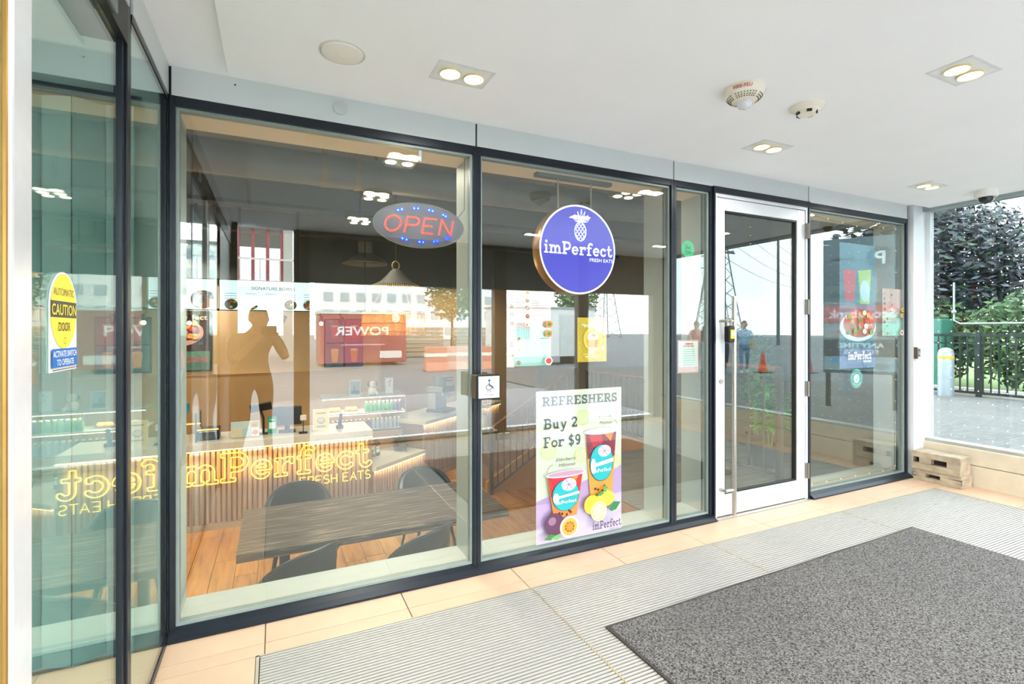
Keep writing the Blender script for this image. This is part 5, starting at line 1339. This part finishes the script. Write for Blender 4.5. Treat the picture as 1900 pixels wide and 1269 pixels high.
def tree(name, label, loc, blobs, n, ls, cols, trunk_h, tr=.16, seed=1):
    t = thing(name, label, 'tree', loc); rng = random.Random(seed)
    m = MB().tube([(0, 0, 0), (.05, .03, trunk_h * .5), (0, 0, trunk_h)], [tr, tr * .8, tr * .5], 8)
    for (c, r) in blobs: m.tube([(0, 0, trunk_h * .7), tuple(Vector((0, 0, trunk_h * .7)).lerp(Vector(c), .6)), c], [tr * .45, tr * .3, .02], 6)
    m.build('trunk', mat('bark', '#4c4038', .9, var=.2), t, smooth=True)
    tot = sum(r[0] * r[1] * r[2] for _, r in blobs)
    for ci, col in enumerate(cols):
        lf = MB()
        for (c, r) in blobs:
            for i in range(int(n / len(cols) * r[0] * r[1] * r[2] / tot)):
                d = Vector((rng.gauss(0, 1), rng.gauss(0, 1), rng.gauss(0, 1))).normalized() * rng.uniform(.45, 1.05)
                o = Vector((c[0] + d.x * r[0], c[1] + d.y * r[1], c[2] + d.z * r[2])); s = ls * rng.uniform(.6, 1.3)
                u = Vector((rng.gauss(0, 1), rng.gauss(0, 1), rng.gauss(0, .6))).normalized(); v = u.orthogonal().normalized()
                lf.add([o - u * s, o + v * s * .45, o + u * s, o - v * s * .45], [(0, 1, 2, 3)])
        me = bpy.data.meshes.new('foliage'); me.from_pydata(lf.v, [], lf.f); me.materials.append(mat('leaf_' + col.strip('#'), col, .55, var=.3, scale=4))
        o = bpy.data.objects.new('foliage', me); C.objects.link(o); o.parent = t; tag(o, kind='stuff')
tree('copper_tree', 'dense dark purple-leaved tree behind the patio fence', (17.6, 6.3, -.06), [((0, 0, 3.4), (2.3, 3.1, 2.6)), ((.3, 1.5, 4.8), (2.4, 3.0, 2.4)), ((-.2, -1.6, 3.0), (1.8, 1.9, 2.0))], 48000, .10, ['#1e252c', '#2a2a35', '#263a2b', '#465058'], 3.2, .2, 3)
tree('copper_tree', 'dark tree at the street end of the patio', (15.8, -4.6, -.06), [((0, 0, 3.8), (2.0, 2.2, 2.2)), ((.2, .8, 5.2), (1.6, 1.8, 1.6))], 5000, .17, ['#2f3b3c', '#3d5340', '#4c5866'], 3.0, .18, 8)
for k in range(4):
    hg = thing('hedge_bush', ['leafy green bush behind the bollard', 'leafy green bush behind the gas pipe', 'leafy bush at the near end of the fence', 'leafy bush at the far end of the fence'][k], 'bush', (15.9, [4.8, 2.6, .2, 7.4][k], -.06)); rng = random.Random(20 + k)
    MB().tube([(0, 0, 0), (0, 0, 1.2)], [.06, .03], 6).build('stem', mat('bark', '#4c4038', .9), hg)
    lf = MB()
    for i in range(2600):
        d = Vector((rng.gauss(0, 1), rng.gauss(0, 1), rng.gauss(0, 1))).normalized() * rng.uniform(.5, 1); o = Vector((d.x * .8, d.y * 1.35, 1.2 + d.z * 1.2)); u = Vector((rng.gauss(0, 1), rng.gauss(0, 1), rng.gauss(0, 1))).normalized() * .1; v = u.orthogonal().normalized() * .05
        lf.add([o - u, o + v, o + u, o - v], [(0, 1, 2, 3)])
    tag(lf.build('foliage', mat('hedge_leaf', '#3f5a34', .6, var=.35, scale=4), hg), kind='stuff')

# directory sign on the plaza
dg = thing('directory_sign', 'tall grey parking and tenant directory sign by the street', 'sign', (9.6, -2.75, -.01), math.radians(-120))
for s in (-.5, .5): MB().box(s - .04, .0, 0, s + .04, .08, .62).build('leg', M_fen, dg)
MB().box(-.58, 0, .62, .58, .09, 3.1).build('cabinet', mat('sign_grey', '#5d7480', .5, var=.05), dg, bevel=.01)
p = Print(.002)
p.ell(-.28, 2.72, .2, .2, '#33505c').text('P', -.28, 2.6, .24, '#c9dce0', .02, None, 'c').line([(.45, 2.72), (.1, 2.72), (.2, 2.82)], .03, '#33505c').line([(.1, 2.72), (.2, 2.62)], .03, '#33505c')
p.rect(-.56, 1.9, .56, 2.24, '#6b8088').line([(-.48, 2.06), (-.1, 2.06)], .09, '#55707a').line([(.0, 2.06), (.48, 2.06)], .09, '#55707a')
p.rect(-.56, 1.56, .56, 1.86, '#a8324a').text('Scotiabank', 0, 1.64, .16, '#e6ced6', .02, 1.0, 'c')
p.rect(-.56, 1.24, .56, 1.53, '#7d929a').slab('imPerfect', 0, 1.31, .14, '#8a4a44', 'c', .9)
p.rect(-.56, .96, .56, 1.21, '#33454f').text('ANYTIME', 0, 1.09, .1, '#d5e0e4', .02, .7, 'c').text('FITNESS', 0, .98, .085, '#d5e0e4', .01, .5, 'c')
p.rect(-.56, .68, .56, .93, '#8aa5b2').text('RESIDENT', -.1, .72, .09, '#3f5d70', .01, .6, 'c').rect(.34, .82, .44, .91, '#3f9ac8')
p.build(dg, -.001)

# ---- street side behind the photographer, seen mirrored in the glass
M_red2 = mat('kiosk_red', '#a04c52', .5, var=.05)
ks = thing('red_kiosk', 'red box kiosk with white lettering across the street', 'kiosk', (3.3, -18.2, -.04))
MB().box(-1.7, -2.2, .12, 1.7, 0, 2.1).build('body', M_red2, ks, bevel=.03)
MB().box(-1.75, -2.25, 2.1, 1.75, .05, 2.2).build('roof', mat('kiosk_roof', '#d9d4cc', .6), ks)
for x in (-1.2, 1.2):
    for y in (-1.8, -.4): MB().box(x - .1, y - .1, 0, x + .1, y + .1, .12).build('foot', M_black, ks)
p = Print(.004); p.text('POWER', .1, 1.25, .36, '#f0e4e0', .02, 2.1, 'c').line([(-.8, .86), (.9, .86)], .05, '#d8a8a6').rect(-1.5, .3, -.6, .6, '#e9ded8')
o = p.build(ks, 0); o.rotation_euler = (0, 0, PI); o.location = (0, .004, 0)
tr_ = thing('office_trailer', 'long white site office trailer with a barred window', 'trailer', (10.2, -15.4, -.04))
MB().box(-2.1, -1.6, .35, 2.4, 0, 2.35).build('body', mat('trailer_white', '#dfe3e4', .6, var=.02), tr_, bevel=.02); MB().box(-2.15, -1.65, 2.35, 2.45, .05, 2.42).build('roof', mat('trailer_trim', '#9aa4a8', .6), tr_)
wn_ = MB().box(-1.4, .0, 1.1, -.8, .03, 1.75).build('window', mat('trailer_glass', '#6d7a82', .2), tr_)
for k in range(6): MB().box(-1.38 + .11 * k, .03, 1.1, -1.36 + .11 * k, .045, 1.75).build('bar', M_alu, wn_)
MB().box(.6, 0, .35, 1.4, .03, 2.1).build('door', mat('trailer_door', '#c4cacc', .6), tr_); MB().box(-1.8, -1.3, 0, -1.4, -.3, .35).box(1.4, -1.3, 0, 1.8, -.3, .35).build('chassis', M_black, tr_)
def facade(name, label, loc, rz, W, H, D, nx, nz, wall, glass, ww=.55, wh=.5):
    t = thing(name, label, 'building', loc, rz); MB().box(-W / 2, -D, 0, W / 2, 0, H).build('wall', wall, t); MB().box(-W / 2 - .2, -D - .2, H, W / 2 + .2, .2, H + .5).build('roof', mat('roof_grey', '#8d9090', .8), t)
    w0 = None; sx_, sz_ = W / nx, H / nz
    for i in range(nx):
        for j in range(nz):
            q = (-W / 2 + (i + .5) * sx_, .0, (j + .5) * sz_)
            if w0 is None: w0 = MB().box(-sx_ * ww / 2, 0, -sz_ * wh / 2, sx_ * ww / 2, .12, sz_ * wh / 2).build('window', glass, t, loc=q)
            else: share(w0, 'window', t, q)
    return t
M_bw = mat('white_render', '#f2f2ef', .8, var=.02, scale=.3); M_bg = mat('window_blue_grey', '#a9b8c0', .2); M_bt = mat('tan_brick', '#b39a80', .9, var=.1, scale=1)
facade('apartment_block', 'white apartment block with rows of blue grey windows across the street', (20, -76, -.04), 0, 28, 13, 12, 12, 5, M_bw, M_bg)
facade('apartment_block', 'long white low-rise with ribbon windows at the far right', (44, -95, -.04), 0, 18, 12, 12, 9, 4, M_bw, M_bg, .85, .4)
facade('apartment_block', 'white slab building to the left of the construction site', (-16, -48, -.04), 0, 12, 14, 10, 5, 6, M_bw, M_bg, .8, .4)
# building under construction with red props
ct = thing('construction_frame', 'concrete building frame under construction with red steel props', 'building', (-1.2, -22.5, -.04))
M_cc = mat('raw_concrete', '#b5b1a8', .9, var=.08, scale=1.5)
for z in (3.4, 6.2, 9.0): MB().box(-4, -7, z, 2.0, 0, z + .3).build('slab', M_cc, ct)
for x in (-3.7, -.9, 1.75): MB().box(x - .2, -.6, 0, x + .2, -.2, 9).build('column', M_cc, ct)
for z in (3.7, 6.5):
    for k in range(9): MB().tube([(-3.3 + .6 * k, -.35, z), (-3.3 + .6 * k, -.35, z + 2.5)], .075, 8).build('prop', M_red2, ct)
for k in range(7): MB().tube([(-3.4 + .8 * k, .15, 3.7), (-3.4 + .8 * k, .15, 4.7)], .03, 6).build('guard_post', M_steel, ct)
MB().box(-4, .12, 4.6, 2, .18, 4.68).build('guard_rail', M_steel, ct)
# barriers, cones, tree, timber
for k in range(4):
    t = thing('traffic_barrier', ['orange and white barrier right of the red kiosk', 'orange barrier second from the red kiosk', 'orange barrier third from the red kiosk', 'orange barrier nearest the white trailer'][k], 'barrier', (5.2 + .92 * k, -14.6 - .3 * (k % 2), -.04), .15 * (k % 2))
    MB().prism([(-.25, 0), (.25, 0), (.1, .3), (.08, .85), (-.08, .85), (-.1, .3)], -.4, .4, 'X').build('shell', mat('barrier_orange' if k % 2 == 0 else 'barrier_salmon', '#cf8a74' if k % 2 == 0 else '#d9b0a4', .5), t, bevel=.02); MB().box(-.405, -.105, .5, .405, .105, .62).build('stripe', M_paper, t)
for k, q in enumerate(((15.0, -9.0), (16.2, -8.2), (13.6, -12.5))):
    t = thing('traffic_cone', ['orange traffic cone on the plaza by the walking people', 'orange traffic cone farther along the fence', 'orange traffic cone on the road'][k], 'cone', (q[0], q[1], -.04))
    MB().box(-.2, -.2, 0, .2, .2, .04).build('base', M_black, t); MB().lathe([(.15, .04), (.03, .72), (.001, .73)], (0, 0, 0), 16, cap=False).build('cone', mat('cone_orange', '#e0482c', .5), t, smooth=True); MB().lathe([(.105, .28), (.085, .4)], (0, 0, 0), 16, cap=False).build('band', M_paper, t)
tree('street_tree', 'green street tree beside the construction barriers', (9.6, -26, -.04), [((0, 0, 3.6), (1.5, 1.5, 1.6)), ((.3, 0, 4.6), (1.1, 1.1, 1.0))], 2600, .14, ['#5c7a44', '#4a6a48'], 2.6, .11, 5)
tree('street_tree', 'green street tree behind the white trailer', (17.2, -24, -.04), [((0, 0, 4.0), (1.4, 1.4, 2.2)), ((-.5, .2, 5.2), (.9, .9, 1.1))], 2600, .16, ['#6a8a50', '#547448'], 2.6, .11, 6)
tree('street_tree', 'green street tree at the left beyond the sidewalk', (-9.5, -18, -.04), [((0, 0, 3.8), (2.0, 2.0, 2.2))], 2600, .18, ['#5c7a44', '#4a6a48'], 2.6, .13, 9)
for k in range(3):
    t = thing('timber_stack', ['stack of timber boards in front of the street tree', 'low stack of timber boards by the trailer', 'stack of timber boards by the kiosk'][k], 'timber', (7.2 + 2.8 * k - (8.8 if k == 2 else 0), -24 + k * .6, -.04), .1 * k)
    for j in range(7): MB().box(-1.1, -.5, .1 + j * .22, 1.1, .5, .28 + j * .22).build('board_layer', mat('raw_timber', '#a39a8a', .8, var=.15), t)
# pylons and poles
def pylon(label, loc, H):
    t = thing('power_pylon', label, 'pylon', loc); M_p = mat('pylon_steel', '#7d868c', .6, .4); q = lambda z: .11 * H * (1 - z / H) ** 1.2 + .35
    for sx_ in (-1, 1):
        for sy in (-1, 1): MB().tube([(sx_ * q(H * f), sy * q(H * f), H * f) for f in (0, .3, .6, 1)], .11, 4).build('leg', M_p, t)
    m = MB(); n = 10
    for k in range(n):
        a, b = H * k / n, H * (k + 1) / n
        for s in (-1, 1):
            m.tube([(-q(a), s * q(a), a), (q(b), s * q(b), b)], .05, 4); m.tube([(q(a), s * q(a), a), (-q(b), s * q(b), b)], .05, 4); m.tube([(s * q(a), -q(a), a), (s * q(b), q(b), b)], .05, 4)
    m.build('bracing', M_p, t)
    for f in (.68, .8, .92): MB().tube([(-.17 * H, 0, H * f), (0, 0, H * f + .5), (.17 * H, 0, H * f)], .08, 4).tube([(-.17 * H, 0, H * f), (.17 * H, 0, H * f)], .06, 4).build('cross_arm', M_p, t)
pylon('tall steel power pylon mirrored in the door glass', (58, -50, -.04), 19); pylon('more distant steel power pylon', (96, -86, -.04), 24); pylon('distant steel power pylon left of the tallest one', (60, -80, -.04), 17)
def pole(label, loc, H, arm=True):
    t = thing('utility_pole', label, 'pole', loc); MB().tube([(0, 0, 0), (0, 0, H)], [.16, .1], 8).build('shaft', mat('pole_grey', '#5d6468', .8), t)
    MB().tube([(-1.1, 0, H - .8), (1.1, 0, H - .8)], .06, 6).build('cross_arm', mat('pole_grey', '#5d6468', .8), t)
    for x in (-.9, 0, .9): MB().sphere((x, 0, H - .68), .1, 8, 6).build('insulator', mat('insulator', '#8a9aa4', .3), t)
pole('dark utility pole mirrored in the right pane', (34, -21, -.04), 13); pole('thinner utility pole beside the first one', (44, -30, -.04), 12); pole('utility pole with a wide cross arm mirrored in the door', (30, -24, -.04), 8)
for k in range(5):
    t = tag(MB().tube([(x, -22 - .55 * (x - 30) - k * .4, 12 - k * 1.1 - 1.2 * math.sin(PI * (x - 10) / 60)) for x in range(10, 71, 6)], .02, 4).build('power_line', mat('cable', '#3f4448', .6)), ['highest', 'second highest', 'middle', 'second lowest', 'lowest'][k] + ' of the thin overhead power lines above the street', 'cable', 'overhead power lines')

# ---- people
def person(name, label, loc, rz, J, cols, hair='#2a211c', scale=1.):
    """J: joint positions (m); cols: shirt, trousers, skin, shoes"""
    t = thing(name, label, 'person', loc, rz); t.scale = (scale,) * 3
    names = ['pelvis', 'belly', 'chest', 'neck', 'head', 'shL', 'elL', 'wrL', 'shR', 'elR', 'wrR', 'hipL', 'knL', 'anL', 'toL', 'hipR', 'knR', 'anR', 'toR']
    E_ = [(0, 1), (1, 2), (2, 3), (3, 4), (2, 5), (5, 6), (6, 7), (2, 8), (8, 9), (9, 10), (0, 11), (11, 12), (12, 13), (13, 14), (0, 15), (15, 16), (16, 17), (17, 18)]
    Rd = dict(pelvis=.15, belly=.14, chest=.155, neck=.058, head=.06, shL=.075, elL=.047, wrL=.032, shR=.075, elR=.047, wrR=.032, hipL=.095, knL=.06, anL=.04, toL=.035, hipR=.095, knR=.06, anR=.04, toR=.035)
    me = bpy.data.meshes.new('body'); me.from_pydata([J[n] for n in names], E_, []); ob = bpy.data.objects.new('body', me); C.objects.link(ob)
    sk = ob.modifiers.new('skin', 'SKIN'); sk.use_smooth_shade = True
    for i, n in enumerate(names):
        v = me.skin_vertices[0].data[i]; r = Rd[n]; v.radius = (r, r * (.72 if n in ('pelvis', 'belly', 'chest') else 1)); v.use_root = (i == 0)
    ss = ob.modifiers.new('sub', 'SUBSURF'); ss.levels = 2; ss.render_levels = 2
    dgp = bpy.context.evaluated_depsgraph_get(); dgp.update(); me2 = bpy.data.meshes.new_from_object(ob.evaluated_get(dgp)); bpy.data.objects.remove(ob)
    me2.name = 'body'; me2.materials.clear()
    for k, c in enumerate(cols): me2.materials.append(mat('cloth_' + c.strip('#'), c, .8, var=.06, scale=20))
    JV = [Vector(J[n]) for n in names]; kind = {0: 0, 1: 0, 2: 0, 3: 2, 4: 0, 5: 0, 6: 2, 7: 0, 8: 0, 9: 2, 10: 1, 11: 1, 12: 1, 13: 3, 14: 1, 15: 1, 16: 1, 17: 3}
    for pl in me2.polygons:
        c = pl.center; best = None
        for ei, (a, b) in enumerate(E_):
            A, D_ = JV[a], JV[b] - JV[a]; s = max(0, min(1, (c - A).dot(D_) / max(1e-9, D_.length_squared))); d = (c - A - D_ * s).length
            if best is None or d < best[0]: best = (d, ei, s)
        k = kind[best[1]]
        if best[1] in (0,) and best[2] < .35: k = 1
        if best[1] in (6, 9) and best[2] < .15: k = 0
        pl.material_index = k; pl.use_smooth = True
    body = bpy.data.objects.new('body', me2); C.objects.link(body); body.parent = t
    H_ = Vector(J['head'])
    hm = MB().sphere((0, 0, 0), .098, 18, 14, 1.22)
    hm.v = [(x * .84, y * .98 + (.012 if z < -.03 else 0), z) for x, y, z in hm.v]
    hm.tube([(0, .085, .015), (0, .112, -.02), (0, .092, -.03)], [.009, .016, .008], 6)
    ho = hm.build('head', mat('cloth_' + cols[2].strip('#'), cols[2], .6), t, loc=tuple(H_ + Vector((0, .015, .06))), smooth=True)
    for s in (-1, 1):
        MB().sphere((s * .033, .083, .012), .011, 8, 6).build('eye', M_black, ho); MB().sphere((s * .083, -.002, -.005), .024, 8, 6, 1.4).build('ear', mat('cloth_' + cols[2].strip('#'), cols[2], .6), ho, smooth=True)
    MB().box(-.024, .082, -.062, .024, .088, -.054).build('mouth', mat('lips', '#8d4f48', .6), ho)
    hr = MB().sphere((0, -.016, .026), .104, 18, 12, 1.1); hr.v = [(x * .88, y if z > -.02 or y < 0 else y * .6, max(z, -.045 if y < .02 else .045)) for x, y, z in hr.v]
    hr.build('hair', mat('hair_' + hair.strip('#'), hair, .7, var=.2, scale=60), ho, smooth=True)
    # hands
    for side, w_, e_ in (('L', 'wrL', 'elL'), ('R', 'wrR', 'elR')):
        W_ = Vector(J[w_]); d = (W_ - Vector(J[e_])).normalized(); x_ = d.orthogonal().normalized(); y_ = d.cross(x_)
        hb = MB(); hb.tube([W_ - d * .01, W_ + d * .04, W_ + d * .085], [.028, .036, .032], 8)
        for f, ln in zip((-.9, -.3, .3, .9), (.055, .068, .065, .048)):
            b = W_ + d * .08 + x_ * f * .026; hb.tube([b, b + d * ln * .55 + y_ * .008, b + d * ln * .8 + y_ * .03], [.0095, .009, .007], 6)
        b = W_ + d * .03 + x_ * .03; hb.tube([b, b + d * .03 + x_ * .022, b + d * .055 + x_ * .022 + y_ * .012], [.012, .011, .008], 6)
        hb.build('hand', mat('cloth_' + cols[2].strip('#'), cols[2], .6), t, smooth=True)
    return t
stand = dict(pelvis=(0, 0, .93), belly=(0, .01, 1.1), chest=(0, 0, 1.30), neck=(0, .0, 1.47), head=(0, .02, 1.57), shL=(-.19, 0, 1.38), elL=(-.25, -.02, 1.10), wrL=(-.24, .06, .86), shR=(.19, 0, 1.38), elR=(.25, -.02, 1.10), wrR=(.24, .06, .86),
             hipL=(-.1, 0, .86), knL=(-.11, .03, .48), anL=(-.11, -.02, .09), toL=(-.12, .14, .035), hipR=(.1, 0, .86), knR=(.11, .03, .48), anR=(.11, -.02, .09), toR=(.12, .14, .035))
shoot = dict(stand); shoot.update(chest=(0, .02, 1.24), neck=(0, .05, 1.40), head=(0, .10, 1.46), shL=(-.21, .03, 1.32), elL=(-.27, .14, 1.08), wrL=(-.10, .27, 1.30), shR=(.21, .03, 1.32), elR=(.29, .10, 1.10), wrR=(.10, .25, 1.32), belly=(0, -.01, 1.08), hipL=(-.12, 0, .86), hipR=(.12, 0, .86), anL=(-.17, -.03, .09), toL=(-.2, .13, .035), anR=(.17, -.03, .09), toR=(.2, .13, .035))
fx, fy = math.sin(YAW), math.cos(YAW)
person('person', 'photographer in dark clothes holding a camera up, mirrored in the window', (-fx * .46, CAM_Y - fy * .46, 0), -YAW, shoot, ['#2c2e33', '#23262c', '#b98a6c', '#1c1c1c'])
cmr = thing('photo_camera', 'black photo camera held by the mirrored photographer', 'camera', (-fx * .12, CAM_Y - fy * .12, CAM_H), -YAW)
MB().box(-.07, -.04, -.05, .07, .02, .045).build('camera_body', M_black, cmr, bevel=.008); MB().lathe([(.038, .02), (.036, .07), (.03, .075), (.001, .074)], (0, 0, 0), 20, 'Y', cap=False).build('lens', M_black, cmr)
walk = dict(stand); walk.update(knL=(-.1, .16, .5), anL=(-.1, .2, .1), toL=(-.1, .36, .05), knR=(.1, -.02, .48), anR=(.1, -.25, .12), toR=(.1, -.12, .04), elL=(-.24, -.12, 1.12), wrL=(-.23, -.08, .88), elR=(.24, .06, 1.12), wrR=(.23, .2, .93))
person('person', 'pedestrian in a dark blue jacket walking on the plaza', (13.5, -9.3, -.04), .5, walk, ['#2c4468', '#2a3342', '#b98a6c', '#22201e'])
person('person', 'pedestrian in a pale blue shirt and dark cap walking on the plaza', (14.1, -9.0, -.04), .8, walk, ['#8fb0d4', '#5d7ca8', '#b98a6c', '#e0dcd4'], '#20242c')
person('person', 'pedestrian in a red top walking behind the others', (13.2, -10.2, -.04), .3, walk, ['#b8434a', '#2a3342', '#b98a6c', '#22201e'])
